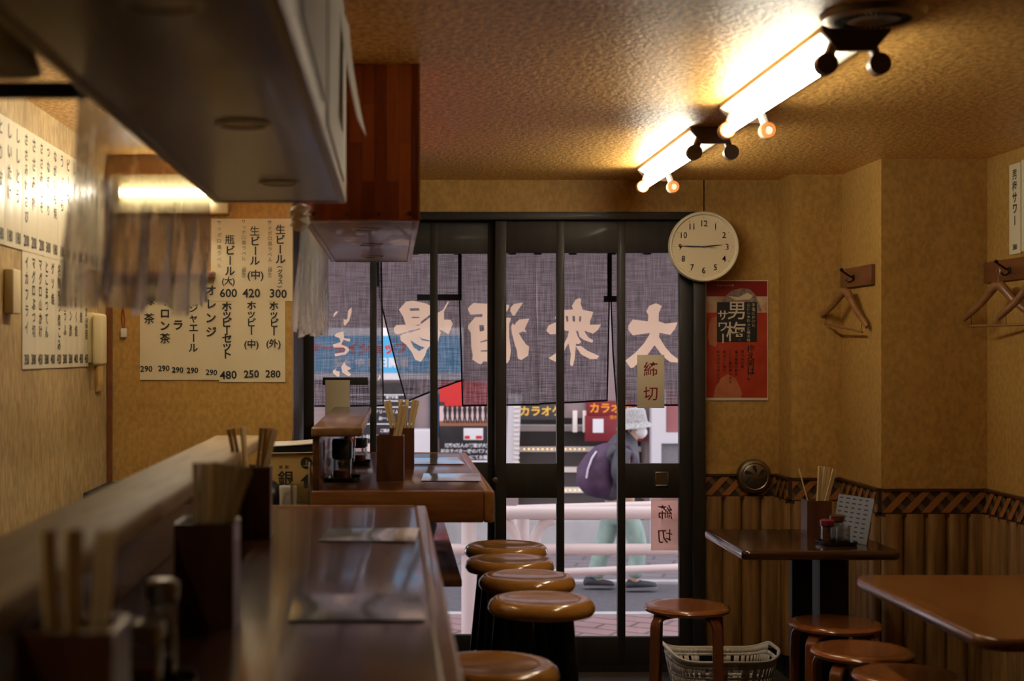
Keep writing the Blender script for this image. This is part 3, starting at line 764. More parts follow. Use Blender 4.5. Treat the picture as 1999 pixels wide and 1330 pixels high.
# ------------------------------------------------------------------ kitchen side: price sheets, strips, films
def sheet_menu(label, px0, px1, py0, py1, cols, y=5.596):
    """big hand-lettered sheet on the kitchen back wall; cols: (text, centre px, top py, size px, pitch px, small?)"""
    x0, x1, z0, z1 = PX(px0, y), PX(px1, y), PZ(py1, y), PZ(py0, y); k = y / FPX
    f = plane((x0, y, z0), (1, 0, 0), (0, 0, 1), (0, -1, 0))
    b = MB().sheet(lambda a, c: f(a * (x1 - x0), c * (z1 - z0), .0012 * math.sin(a * 9 + c * 4)), 14, 10, .0007, (0, -1, 0))
    g = lambda u, v: f(u, v, .0032)
    for tx, cx_, ty_, s, p, kind in cols:
        b.mi = 2 if kind == 's' else 1
        u, v = (cx_ - px0) * k, (py1 - ty_) * k
        if kind == 'n': b.text(tx, g, u, v, s * k, .022, R.uniform(-.05, .05), 1.0)
        else: b.vtext(tx, g, u, v, s * k, p * k, .026 if kind != 's' else .004, .0012)
    return tag(b.build('price_sheet', ['paper', 'ink', 'greyink']), label, 'price sheet', 'handwritten drink price sheets on the kitchen back wall')
sheet_menu('upper handwritten beer price sheet with 600, 420 and 300', 412, 571, 427, 588, [
    ('生ビール', 547, 438, 20, 19.5, 'b'), ('(グラス)', 547, 516, 10.5, 9.8, 'b'), ('300', 543, 573, 23, 0, 'n'),
    ('生ビール', 498, 441, 20, 19.5, 'b'), ('(中)', 499, 537, 20, 0, 'n'), ('420', 491, 572, 23, 0, 'n'),
    ('瓶ビール', 449, 458, 20, 20.5, 'b'), ('(大)', 446, 549, 16, 0, 'n'), ('600', 446, 572, 23, 0, 'n'),
    ('サッポロ黒ラベル', 527, 430, 9.5, 10.4, 's'), ('「樽生」', 527, 516, 9, 7.5, 's'),
    ('サッポロ黒ラベル', 476, 428, 9.5, 10.4, 's'), ('「樽生」', 476, 516, 9, 7.5, 's'), ('サッポロ黒ラベル', 428, 430, 9.5, 12, 's')])
sheet_menu('lower right price sheet with 480, 250 and 280', 428, 557, 588, 746, [
    ('ホッピー', 535, 588, 19, 16.5, 'b'), ('(外)', 534, 671, 18, 0, 'n'), ('280', 533, 730, 20, 0, 'n'),
    ('ホッピー', 491, 587, 19, 16.5, 'b'), ('(中)', 491, 672, 18, 0, 'n'), ('250', 491, 730, 20, 0, 'n'),
    ('ホッピーセット', 443, 588, 21, 15.5, 'b'), ('480', 446, 732, 22, 0, 'n')])
sheet_menu('lower left soft drink price sheet with five times 290', 273, 430, 543, 742, [
    ('オレンジ', 412, 556, 22, 27, 'b'), ('290', 413, 727, 15, 0, 'n'), ('ジンジャエール', 378, 553, 19, 19.5, 'b'), ('290', 376, 723, 15, 0, 'n'),
    ('コーラ', 348, 560, 22, 32, 'b'), ('290', 347, 722, 15, 0, 'n'), ('ウーロン茶', 322, 554, 21, 24, 'b'), ('290', 320, 719, 15, 0, 'n'),
    ('緑茶', 291, 575, 22, 36, 'b'), ('290', 286, 720, 16, 0, 'n')])
up = [('ねぎ', '180'), ('とり皮', '180'), ('しいたけ', '180'), ('ししとう', '180'), ('ささみわさび', '200'), ('ささみ梅', '200'), ('ささみしそ', '200'), ('つなぎ入り', '300'), ('ながいも焼', '180'), ('うずら', '180'),
      ('ピーマン', '180'), ('しろ', '130'), ('カシラ', '130'), ('タン', '130'), ('ハツ', '130'), ('レバー', '130'), ('かわ', '130')]
for k, (a, p) in enumerate(up):
    y0 = 3.825 + k * .0935
    strip('price strip %s, upper row on the left kitchen wall, %s' % (p, ['outermost at the viewer end', 'next to the outermost', 'third from the viewer end', 'fourth from the viewer end', 'fifth from the viewer end', 'sixth from the viewer end', 'seventh from the viewer end', 'just before the middle', 'middle one', 'just beyond the middle', 'seventh from the far corner', 'sixth from the far corner', 'fifth from the far corner', 'fourth from the far corner', 'third from the far corner', 'second from the far corner', 'closest to the far corner'][k]),
          (XL + .003, y0 + .092, 1.732), (0, 1, 0), .0925, .372, a, p, .048 if len(a) < 5 else .04, 'paper_l', 'price strips, upper row on the left wall', .0008 + .002 * R.random(), .012, .05, pitch=.074 if len(a) < 4 else (.06 if len(a) < 5 else .047))
lo = [('イカフライ', '350'), ('マグロぶつ切', '380'), ('マグロ山かけ', '450'), ('とこまつてん', '380'), ('ゲソ焼', '400'), ('名物もつ煮こみ', '420'), ('味付とうふ', '380'), ('とりポン酢', '380'), ('にんにく焼', '400'), ('ハラミ焼', '450'), ('穴子のかば焼', '450')]
for k, (a, p) in enumerate(lo):
    y0 = 4.22 + k * .0845
    strip('price strip %s, lower row on the left kitchen wall, %s' % (p, ['at the viewer end', 'second from the viewer end', 'third from the viewer end', 'fourth from the viewer end', 'fifth from the viewer end', 'middle one', 'just beyond the middle', 'fourth from the handset', 'third from the handset', 'second from the handset', 'beside the wall handset'][k]),
          (XL + .002, y0 + .083, 1.372), (0, 1, 0), .084, .36, a, p, .042, 'paper_l', 'price strips, lower row on the left wall', .0008 + .0015 * R.random(), .012, .045, pitch=.042 if len(a) > 5 else .05)
# handset, card, remote, key tag, shelf
t = thing('wall_handset', 'ivory intercom handset on the kitchen left wall', 'handset', (XL, 5.28, 1.37))
MB().box(XL, XL + .022, 5.22, 5.42, 1.385, 1.57, .004).build('base_plate', 'ivory', t)
m = MB().box(XL + .022, XL + .065, 5.20, 5.27, 1.375, 1.565, .012, 3); m.build('receiver', 'ivory', t)
m = MB()
for k in range(12): m.box(XL + .022, XL + .0235, 5.30, 5.40, 1.50 + k * .005, 1.5022 + k * .005)
m.box(XL + .022, XL + .024, 5.30, 5.37, 1.42, 1.45); m.build('speaker_slots', 'brownm', t)
o = MB().box(XL, XL + .012, 5.36, 5.45, 1.275, 1.372, .002).build('wall_card', 'carton'); tag(o, 'small yellowish card below the ivory wall handset', 'card')
o = MB().box(XL, XL + .03, 4.10, 4.185, 1.535, 1.665, .005).build('wall_remote', 'ivory'); tag(o, 'pale remote control holder on the left wall beside the lower strips', 'remote holder')
t = thing('key_tag', 'small white tag hanging by a red cord on the kitchen back wall', 'tag', (PX(240, 5.58), 5.585, PZ(660, 5.58)))
MB().tube([(PX(238, 5.58), 5.594, PZ(600, 5.58)), (PX(236, 5.58), 5.590, PZ(625, 5.58)), (PX(239, 5.58), 5.588, PZ(642, 5.58))], .0016, 6).tube([(PX(239, 5.58), 5.594, PZ(600, 5.58)), (PX(243, 5.58), 5.590, PZ(625, 5.58)), (PX(241, 5.58), 5.588, PZ(642, 5.58))], .0016, 6).build('cord', 'redink', t)
MB().box(PX(235, 5.58), PX(247, 5.58), 5.58, 5.594, PZ(659, 5.58), PZ(641, 5.58), .004).build('tag_body', 'paper_w', t)
o = MB().box(XL + .003, -.70, 5.54, 5.598, 1.715, 1.74, .003).build('kitchen_shelf', 'hookb'); tag(o, 'brown wall shelf behind the hanging clear film', 'shelf')
o = MB().box(XL + .002, -.72, 5.15, 5.595, 0, .915, .004).build('kitchen_cabinet', 'blackm'); tag(o, 'dark low cabinet along the kitchen back wall behind the ledge', 'cabinet')
t = thing('kitchen_worktop', 'steel kitchen worktop behind the two counters', 'worktop', (-.5, 4.85, 0))
MB().box(-.715, -.275, 4.16, 5.58, .87, .90, .004).build('steel_top', 'steel', t)
MB().box(-.70, -.29, 4.2, 5.56, 0, .87).build('base_unit', 'blackm', t)
t = thing('range_hood', 'black kitchen hood between left wall and overhead cabinet at the upper left', 'range hood', (-.77, 1.8, 1.79))
MB().box(XL + .004, -.432, 1.56, 2.0, 1.885, 2.198, .003).build('hood_body', 'blackm', t)
for x in (XL + .004, -.446): MB().box(x, x + .014, 1.988, 2.002, 1.79, 1.89, .002).build('hood_strut', 'blackm', t)
MB().box(XL + .004, -.432, 1.985, 2.005, 1.778, 1.80, .002).build('hood_lip', 'blackm', t)
MB().lathe([(0, 0), (.052, 0), (.05, .008), (.036, .045), (.022, .062), (.016, .085), (0, .085)], (-.535, 1.95, 1.805), 32).build('lamp_dome', 'white_e', t)
# films hanging from the cabinets
def film(label, x, ya, yb, ztop, drop_a, drop_b, seed, px=.0):
    r = random.Random(seed); ph = [r.uniform(0, 6.3) for _ in range(8)]
    t = None
    def fn(a, b):
        y = ya + (yb - ya) * a; L = drop_a + (drop_b - drop_a) * a + .012 * math.sin(a * 17 + ph[0]) + .006 * math.sin(a * 41 + ph[1])
        z = ztop - b * L; e = b ** .8
        dx_ = e * (.013 * math.sin(a * 31 + ph[2] + b * 1.3) + .008 * math.sin(a * 67 + ph[3] - b * 2) + .004 * math.sin(a * 140 + ph[4] + 3 * b)) - .018 * e
        return Vector((x + dx_, y + .006 * math.sin(b * 6 + a * 30), z))
    b = MB(); b.grid(fn, 110, 26)
    return tag(b.build('splash_film', 'film', smooth=3), label, 'plastic film')
film('crumpled clear splash film hanging from the near overhead cabinet over the kitchen', -.432, 1.95, 3.36, ZC + .01, .30, .265, 3)
film('clear splash film hanging from the far overhead cabinet by the door frame', -.251, 3.84, 5.5, ZC + .01, .305, .30, 9)
o = MB(); r_ = random.Random(4); prof = []
rings = []
for k in range(9):
    ph_ = r_.uniform(0, 6); rd = .019 + .008 * r_.random(); ox = r_.uniform(-.005, .005)
    rings.append([Vector((-.250 + ox + rd * (1 + .25 * math.sin(3 * q + ph_)) * math.cos(q), 3.80 + rd * .7 * math.sin(q), 1.752 + .062 * k / 8 + .006 * math.sin(2 * q + ph_))) for q in (2 * math.pi * i / 24 for i in range(24))])
o.loft(rings)
o.tube([(-.27, 3.80, 1.775), (-.24, 3.782, 1.79), (-.225, 3.80, 1.81)], .006, 8)
tag(o.build('rolled_film', 'paper_w'), 'white bundled end of plastic film tied at the far cabinet corner', 'film bundle')
# notes on the near cabinet side
for k, (y0, y1, z0, z1, lab) in enumerate([(1.30, 1.62, 1.82, 2.17, 'pale note sheet on the cabinet side nearest the viewer'), (1.68, 2.30, 1.82, 2.17, 'long pale sheet in the middle of the near cabinet side'), (2.36, 3.2, 1.80, 2.15, 'pale sheet toward the far end of the near cabinet side')]):
    f = lambda a, c: Vector((-.1085 + .004 * math.sin(3.1 * a) * c, y0 + (y1 - y0) * a, z0 + (z1 - z0) * c))
    tag(MB().sheet(f, 8, 5, .0007, (1, 0, 0)).build('note_sheet', 'paper_w'), lab, 'paper')
f = lambda a, c: Vector((-.110 + (.004 + .034 * (1 - c) ** 1.5) * (1 if a > -1 else 0) + .012 * a, 2.80 + .30 * a * (1 - .35 * c), 1.885 + .225 * c + .008 * a * (1 - c)))
tag(MB().sheet(f, 8, 8, .0007, (1, 0, 0)).build('note_sheet', 'paper_w'), 'white loose paper curling outward from the near cabinet side', 'paper')

# ------------------------------------------------------------------ things on the counters
def pair():
    b = MB()
    for s in (-1, 1):
        b.hexa([Vector(p) for p in ((s * .0052 - .0022, -.002, 0), (s * .0052 + .0022, -.002, 0), (s * .0052 + .0022, .002, 0), (s * .0052 - .0022, .002, 0),
                (s * .0053 - .0048, -.0028, .21), (s * .0053 + .0048, -.0028, .21), (s * .0053 + .0048, .0028, .21), (s * .0053 - .0048, .0028, .21))])
    return b.build('chopsticks', 'chop', smooth=0)
PAIR = None
def chop_can(where, x, y, z, sticks, h=.17, w_=.047, lab2=None):
    global PAIR
    t = thing('chopstick_can', 'square dark wood chopstick can ' + where, 'chopstick holder', (x, y, z), R.uniform(-.05, .05), 'square chopstick cans')
    t2 = .005; fr = FR[t.name]
    b = MB()
    def bx(x0, x1, y0, y1, z0, z1): b.hexa([fr @ Vector(p) for p in ((x0, y0, z0), (x1, y0, z0), (x1, y1, z0), (x0, y1, z0), (x0, y0, z1), (x1, y0, z1), (x1, y1, z1), (x0, y1, z1))])
    bx(-w_, w_, -w_, -w_ + t2, 0, h); bx(-w_, w_, w_ - t2, w_, 0, h); bx(-w_, -w_ + t2, -w_ + t2, w_ - t2, 0, h); bx(w_ - t2, w_, -w_ + t2, w_ - t2, 0, h)
    b.build('can_body', 'can', t)
    b = MB(); bx(-w_ + t2, w_ - t2, -w_ + t2, w_ - t2, .001, .006); b.build('can_bottom', 'can', t)
    lim = w_ - .0135
    for k, (u, v, lx, ly, rz, s) in enumerate(sticks):
        u = max(-lim + max(0, -lx * (h - .007)), min(lim - max(0, lx * (h - .007)), u)); v = max(-lim, min(lim, v))
        if PAIR is None: PAIR = pair(); o = PAIR
        else: o = PAIR.copy(); C.objects.link(o)
        d = Vector((lx, ly, 1)).normalized(); q = Vector((0, 0, 1)).rotation_difference(d) @ Quaternion((0, 0, 1), rz)
        o.rotation_mode = 'QUATERNION'; o.rotation_quaternion = q; o.location = Vector((x + u, y + v, z + .007)); o.scale = (s, s, 1.22)
        tag(o, 'pale wooden chopsticks in the can ' + where, 'chopsticks', 'chopsticks in the can ' + where)
S = lambda *a: a
chop_can('on the near counter closest to the viewer, blurred', -.318, 1.42, CZ, [(-.016, 0, -.05, .02, 1.1, 1.), (-.006, .01, .01, 0, .9, 1.), (.012, .006, .07, 0, .2, 1.)])
chop_can('in the middle of the near counter', -.300, 2.30, CZ, [(-.012, 0, -.01, 0, .1, 1.05), (-.004, .014, .06, .02, .8, 1.1), (.002, -.014, .11, .02, .4, 1.05), (.008, .01, .18, 0, .1, 1.1), (.012, -.004, .26, .03, .7, 1.1), (.016, .014, .33, 0, .3, 1.05), (-.006, -.012, .03, .04, 1.3, 1.1)])
chop_can('at the far end of the near counter', -.340, 3.41, CZ, [(-.004, 0, -.19, .02, .0, 1), (-.002, .008, -.08, .0, 1.2, 1), (.004, -.008, .10, .0, .2, 1), (.008, .01, .17, 0, .5, 1), (.012, -.004, .24, .03, .9, 1)])
chop_can('standing in front on the far counter', -.010, 4.95, CZ, [(-.004, -.01, .20, -.03, .05, 1.25), (-.012, .004, .22, -.02, .1, 1.25), (.004, .012, .16, 0, 1.3, 1.25), (.0, .0, .19, .05, .3, 1.1)], .155)
chop_can('standing behind on the far counter', .033, 5.46, CZ, [(-.012, -.01, -.26, 0, .1, 1.25), (-.004, .004, -.22, 0, .2, 1.25), (.0, .012, -.02, 0, .9, 1.1), (.012, -.008, .16, 0, .05, 1.25), (.018, .008, .20, 0, .2, 1.25), (.006, 0, .05, .05, 1.2, 1.2)], .155)
chop_can('on the dark wall table', 1.632, 5.49, TZ, [(.000, -.01, .04, 0, .9, 1.1), (.004, .012, .08, .02, .3, 1.1), (.008, -.004, .13, 0, .2, 1.2), (.012, .016, .20, .02, .7, 1.1), (.016, -.02, .25, -.02, .4, .9), (-.012, 0, -.27, .02, 1.4, .7)], .135)
def card_menu(label, cx_, cy_, w_, d_, rz, z=CZ):
    f = lambda a, b: Vector((cx_, cy_, z + .002)) + Matrix.Rotation(rz, 3, 'Z') @ Vector(((a - .5) * w_, (b - .5) * d_, .0018 + .0016 * math.sin(a * 5) * math.sin(b * 4)))
    t = MB().sheet(f, 10, 10, .0012, (0, 0, -1)).build('laminated_menu', 'card')
    return tag(t, label, 'menu', 'laminated menu sheets on the counters')
card_menu('laminated menu sheet on the near counter, closer to the viewer', -.063, 2.455, .225, .25, .03)
card_menu('laminated menu sheet on the near counter beneath the far counter apron', -.055, 3.43, .225, .24, -.06)
card_menu('laminated menu sheet on the far counter, nearer one', .205, 5.02, .205, .30, -.05)
card_menu('laminated menu sheet on the far counter by the street door', .175, 5.78, .20, .34, .05)
def tray(label, x, y, z, w_, d_, rz=0):
    t = thing('condiment_tray', label, 'tray', (x, y, z), rz); fr = FR[t.name]
    b = MB()
    prof = [(.0, .002), (.92, .002), (.97, .006), (1.0, .014), (1.03, .014), (1.0, .003), (.95, 0), (0, 0)]
    n = 40
    b.loft([[fr @ Vector((w_ / 2 * s * math.copysign(abs(math.cos(q)) ** .4, math.cos(q)), d_ / 2 * s * math.copysign(abs(math.sin(q)) ** .4, math.sin(q)), hh)) for q in (2 * math.pi * i / n for i in range(n))] for s, hh in prof if s > 0])
    b.build('tray_dish', 'black', t); return t
def jar(label, x, y, z, r, h, fill, lid, lidh, name='condiment_jar'):
    t = thing(name, label, 'condiment jar', (x, y, z))
    MB().lathe([(0, 0), (r * .93, 0), (r, .006), (r, h), (r - .002, h), (r - .002, .007), (0, .006)], (x, y, z), 28).build('glass_body', 'jar', t)
    if fill: MB().lathe([(0, .007), (r - .003, .007), (r - .003, fill[1]), (0, fill[1])], (x, y, z), 24).build('contents', fill[0], t)
    if lid: MB().lathe([(r * .8, h - .01), (r + .002, h - .004), (r + .003, h + lidh * .8), (r - .002, h + lidh), (0, h + lidh)], (x, y, z), 28).build('lid', lid, t)
    return t
tray('black condiment tray below the far ledge, front one', -.175, 4.93, CZ, .12, .16)
jar('tall glass jar with a black lid on the front tray below the far ledge', -.178, 4.95, CZ + .002, .034, .078, ('chili', .03), 'black', .062)
tray('black condiment tray below the far ledge, rear one', -.155, 5.64, CZ, .13, .16)
jar('slim glass bottle with red cap on the rear tray below the far ledge', -.172, 5.60, CZ + .002, .022, .075, ('sauce', .028), 'red_lid', .035, 'condiment_bottle')
jar('short glass jar with a dark lid behind the slim bottle', -.135, 5.69, CZ + .002, .03, .07, ('chili', .03), 'black', .03)
tray('black condiment tray on the near counter, blurred', -.315, 1.83, CZ, .11, .17)
jar('glass sauce jar on the blurred near counter tray', -.325, 1.80, CZ + .002, .034, .085, ('chili', .045), 'steel', .014)
jar('slim glass shaker behind the sauce jar on the near tray', -.305, 1.875, CZ + .002, .02, .12, ('sauce', .04), 'steel', .02, 'condiment_bottle')
tray('black condiment tray on the dark wall table', 1.622, 5.21, TZ, .125, .12, .15)
jar('open clear glass with dark sauce on the dark wall table', 1.638, 5.185, TZ + .002, .027, .066, ('sauce', .018), None, 0)
jar('glass jar with a dark red lid on the dark wall table', 1.594, 5.225, TZ + .002, .024, .07, ('chili', .015), 'red_lid', .018)
jar('glass jar with a brown lid at the rear of the dark wall table tray', 1.636, 5.243, TZ + .002, .025, .085, ('sauce', .02), 'dark_wood', .018)
def quad_card():
    p = [Vector((1.652, 5.37, TZ + .001)), Vector((1.722, 5.18, TZ + .001)), Vector((1.752, 5.19, TZ + .168)), Vector((1.685, 5.38, TZ + .168))]
    n = (p[1] - p[0]).cross(p[3] - p[0]).normalized()
    f = lambda u, v, t=0.: p[0] + (p[1] - p[0]) * u + (p[3] - p[0]) * v - n * t
    t = thing('menu_stand', 'grey printed menu card leaning on the dark wall table', 'menu', (1.68, 5.26, TZ))
    b = MB().prism([(0, 0), (1, 0), (1, 1), (0, 1)], f, 0, .003); b.mi = 1
    g = f if n.y > 0 else (lambda u, v, t=0.: f(u, v, .003 - t))
    for sd in (-.0006, .0036):
      for r_ in range(9):
        for c_ in range(5): b.flat([(.06 + .18 * c_, .92 - .1 * r_), (.06 + .18 * c_ + R.uniform(.06, .14), .92 - .1 * r_), (.06 + .18 * c_ + .1, .95 - .1 * r_), (.06 + .18 * c_, .95 - .1 * r_)], lambda u, v: g(u, v, sd))
    b.build('menu_card', [pbr('grey printed card', (.19, .19, .19), .4), 'ink'], t)
    MB().prism([(0, 0), (1, 0), (1, .5)], f, .004, .006).build('card_support', 'blackm', t)
quad_card()
# carton, papers, teapot and cups behind the counters
t = thing('spirit_carton', 'tan cardboard carton with black characters standing behind the counters', 'carton', (-.365, 5.05, .90))
m = MB().box(-.46, -.265, 4.95, 5.2, .90, 1.07, .002); m.mi = 1
f = plane((-.46, 4.95, .90), (1, 0, 0), (0, 0, 1), (0, -1, 0), .0006)
m.text('銀', f, .085, .084, .056, .045); m.text('焼', f, .068, .124, .013, .01); m.text('酎', f, .090, .124, .013, .01)
m.flat([(.158 + .021 * math.cos(q), .138 + .021 * math.sin(q)) for q in (2 * math.pi * i / 24 for i in range(24))], f)
m.flat([(.135, .075), (.16, .1), (.185, .075), (.172, .075), (.172, .05), (.148, .05), (.148, .075)], f)
m.mi = 2; m.text('上', lambda u, v: f(u, v, .0012), .158, .139, .026, .01)
m.build('carton_body', ['carton', 'ink', 'carton'], t)
for k, (z, dxx, mt) in enumerate(((1.072, 0, 'paper_w'), (1.080, .01, 'black'), (1.096, .006, 'paper_w'))):
    o = MB().sheet(lambda a, b: Vector((-.462 + dxx + .2 * a, 4.94 + .24 * b, z + .012 * a * a * (1 if k == 2 else .2))), 6, 4, .003 if k != 1 else .014, (0, 0, 1)).build(('paper_sheet', 'black_folder', 'paper_sheet')[k], mt)
    tag(o, ('white paper lying directly on the tan carton', 'black folder between the papers on the tan carton', 'topmost curled white paper on the tan carton')[k], ('paper', 'folder', 'paper')[k])
t = thing('teapot', 'round dark teapot behind the far end of the near counter', 'teapot', (-.42, 4.62, .90))
MB().lathe([(0, 0), (.04, 0), (.06, .02), (.066, .05), (.058, .085), (.035, .105), (0, .108)], (-.42, 4.62, .90), 32).build('pot_body', 'black', t)
MB().lathe([(0, .105), (.012, .107), (.013, .118), (.007, .126), (0, .127)], (-.42, 4.62, .90), 16).build('lid_knob', 'black', t)
MB().tube([(-.37, 4.62, .935), (-.345, 4.62, .955), (-.33, 4.62, .99)], [.014, .011, .008], 10).build('spout', 'black', t)
t = thing('white_mug', 'white china cup beside the dark teapot', 'cup', (-.335, 4.52, .90))
MB().lathe([(0, 0), (.022, 0), (.026, .02), (.028, .098), (.0255, .098), (.023, .02), (0, .006)], (-.335, 4.52, .90), 28).build('cup_body', 'paper_w', t)
t = thing('beer_mug', 'clear glass mug with handle behind the counters', 'mug', (-.29, 4.45, .90))
MB().lathe([(0, 0), (.028, 0), (.031, .01), (.033, .11), (.030, .11), (.028, .014), (0, .012)], (-.29, 4.45, .90), 28).build('mug_body', 'jar', t)
MB().tube([(-.32, 4.44, .985), (-.338, 4.43, .98), (-.343, 4.43, .955), (-.338, 4.43, .93), (-.32, 4.44, .92)], .005, 8).build('mug_handle', 'jar', t)
o = MB().sheet(lambda a, b: Vector((-.284 + .02 * a, 4.72 + .1 * b + .03 * a, .902 + .15 * math.sin(b * math.pi) * (1 - .4 * a) + .01 * math.sin(a * 7))), 8, 14, .002, (0, 0, 1)).build('dish_cloth', 'paper_w'); tag(o, 'white cloth draped behind the counter gap', 'cloth')
# ------------------------------------------------------------------ the shop curtain outside the door
ND = 6.62
def K(pts, ox, oy, s): return [(ox + x / s, oy + y / s) for x, y in pts]
ink = []      # (flap index, outline, is a gap) in picture coordinates, turned into places on the cloth below
A_ = (960, 420, 3.325); B_ = (740, 540, 5.116); D_ = (600, 560, 6.65)
big = lambda k, p, h, s: ink.append((k, K(p, *s), h))
big(4, [(1065,572),(1105,590),(1085,635),(1083,690),(1130,705),(1208,695),(1190,740),(1160,778),(1090,765),(1085,790),(1130,860),(1170,905),(1209,935),(1209,958),(1160,955),(1110,915),(1055,845),(1010,905),(960,950),(920,990),(900,993),(866,945),(930,895),(985,835),(1028,765),(960,775),(915,782),(885,745),(887,715),(915,678),(1000,688),(1012,690),(1015,650),(1002,625),(1020,590)], 0, A_)
big(3, [(570,538),(582,545),(578,575),(592,615),(662,628),(640,690),(640,712),(712,710),(692,745),(660,770),(605,752),(480,752),(470,740),(430,772),(380,775),(357,750),(372,715),(430,690),(410,665),(440,640),(470,615),(530,612),(522,590),(545,550)], 0, A_)
for q in ([(482,655),(498,655),(500,690),(488,695)], [(525,655),(542,655),(542,692),(527,692)], [(570,655),(583,660),(578,695),(567,690)]): big(3, q, 1, A_)
big(3, [(505,745),(545,745),(560,790),(582,825),(565,838),(548,835),(540,930),(528,982),(510,975),(515,900),(500,830),(470,890),(430,960),(370,930),(420,895),(470,840),(495,790)], 0, A_)
big(3, [(545,850),(580,850),(620,880),(700,915),(685,935),(640,935),(580,905)], 0, A_)
big(3, [(560,748),(600,750),(628,795),(662,812),(655,830),(600,812),(570,790)], 0, A_)
big(2, [(885,325),(900,300),(945,263),(1000,268),(1095,272),(1200,280),(1300,282),(1290,330),(1268,360),(1180,380),(1110,385),(1100,405),(1180,415),(1310,410),(1318,420),(1300,480),(1300,600),(1318,740),(1305,830),(1280,868),(1240,860),(1100,850),(1040,848),(1022,875),(995,872),(930,830),(935,790),(920,700),(915,560),(885,515),(895,480),(960,405),(1030,405),(1035,375),(910,382)], 0, B_)
for q in ([(1000,485),(1045,485),(1050,540),(1005,552)], [(1010,650),(1095,625),(1200,630),(1200,645),(1095,640),(1010,662)], [(1015,738),(1095,735),(1200,735),(1200,748),(1015,752)], [(1150,485),(1205,485),(1205,552),(1150,552)]): big(2, q, 1, B_)
big(2, [(1440,258),(1400,265),(1345,275),(1315,310),(1310,345),(1335,392),(1355,390),(1385,340),(1420,290)], 0, B_)
big(2, [(1505,418),(1400,430),(1370,455),(1350,490),(1335,460),(1320,500),(1325,560),(1350,660),(1375,740),(1385,820),(1420,835),(1490,790),(1500,700),(1470,680),(1430,625),(1395,565),(1440,548),(1470,560),(1455,520)], 0, B_)
big(1, [(198,330),(270,248),(340,240),(460,265),(520,290),(510,380),(420,450),(410,480),(270,490),(240,400)], 0, B_)
for q in ([(305,318),(400,315),(405,340),(310,342)], [(325,402),(405,402),(405,415),(325,415)], [(310,635),(400,690),(460,710),(400,745),(350,710)], [(290,545),(410,515),(412,528),(300,560)], [(400,600),(430,620),(510,640),(510,650),(430,636)]): big(1, q, 1, B_)
big(1, [(145,520),(170,485),(250,480),(400,490),(520,400),(640,330),(690,240),(700,255),(650,350),(650,430),(720,430),(740,470),(700,578),(600,520),(620,560),(590,650),(520,640),(300,545),(180,580),(150,560)], 0, B_)
big(1, [(210,590),(250,570),(420,520),(520,560),(600,640),(520,680),(480,730),(460,790),(420,855),(360,830),(330,760),(270,680),(215,640)], 0, B_)
big(0, [(575,262),(575,330),(545,440),(490,508),(470,490),(470,405),(485,430),(520,420),(530,310)], 0, D_)
big(0, [(410,315),(370,320),(345,345),(330,410),(365,370)], 0, D_)
big(0, [(380,600),(470,580),(478,670),(560,675),(550,715),(470,690),(440,750),(520,780),(550,820),(500,880),(360,905),(350,870),(480,850),(500,815),(470,790),(340,790),(330,750),(430,720),(420,670),(350,640)], 0, D_)
big(0, [(480,970),(500,1020),(575,1060),(520,1090),(570,1140),(540,1165),(480,1130),(450,1110),(440,1040)], 0, D_)
big(0, [(330,1090),(390,1045),(360,1090),(420,1100),(415,1165),(390,1170),(330,1120)], 0, D_)
big(0, [(905,1230),(940,1130),(955,1170),(930,1210)], 0, D_)
def signed(P, poly):
    """distance of points to an outline, positive inside"""
    a = np.array(poly); b = np.roll(a, -1, 0); d = np.full(len(P), 1e9); ins = np.zeros(len(P), bool)
    for (x0, y0), (x1, y1) in zip(a, b):
        ex, ey = x1 - x0, y1 - y0; L = ex * ex + ey * ey + 1e-9
        t = np.clip(((P[:, 0] - x0) * ex + (P[:, 1] - y0) * ey) / L, 0, 1)
        d = np.minimum(d, np.hypot(P[:, 0] - x0 - t * ex, P[:, 1] - y0 - t * ey))
        c = (y0 > P[:, 1]) != (y1 > P[:, 1])
        with np.errstate(divide='ignore', invalid='ignore'):
            ins ^= c & (P[:, 0] < (x1 - x0) * (P[:, 1] - y0) / (y1 - y0 + 1e-12) + x0)
    return np.where(ins, d, -d)
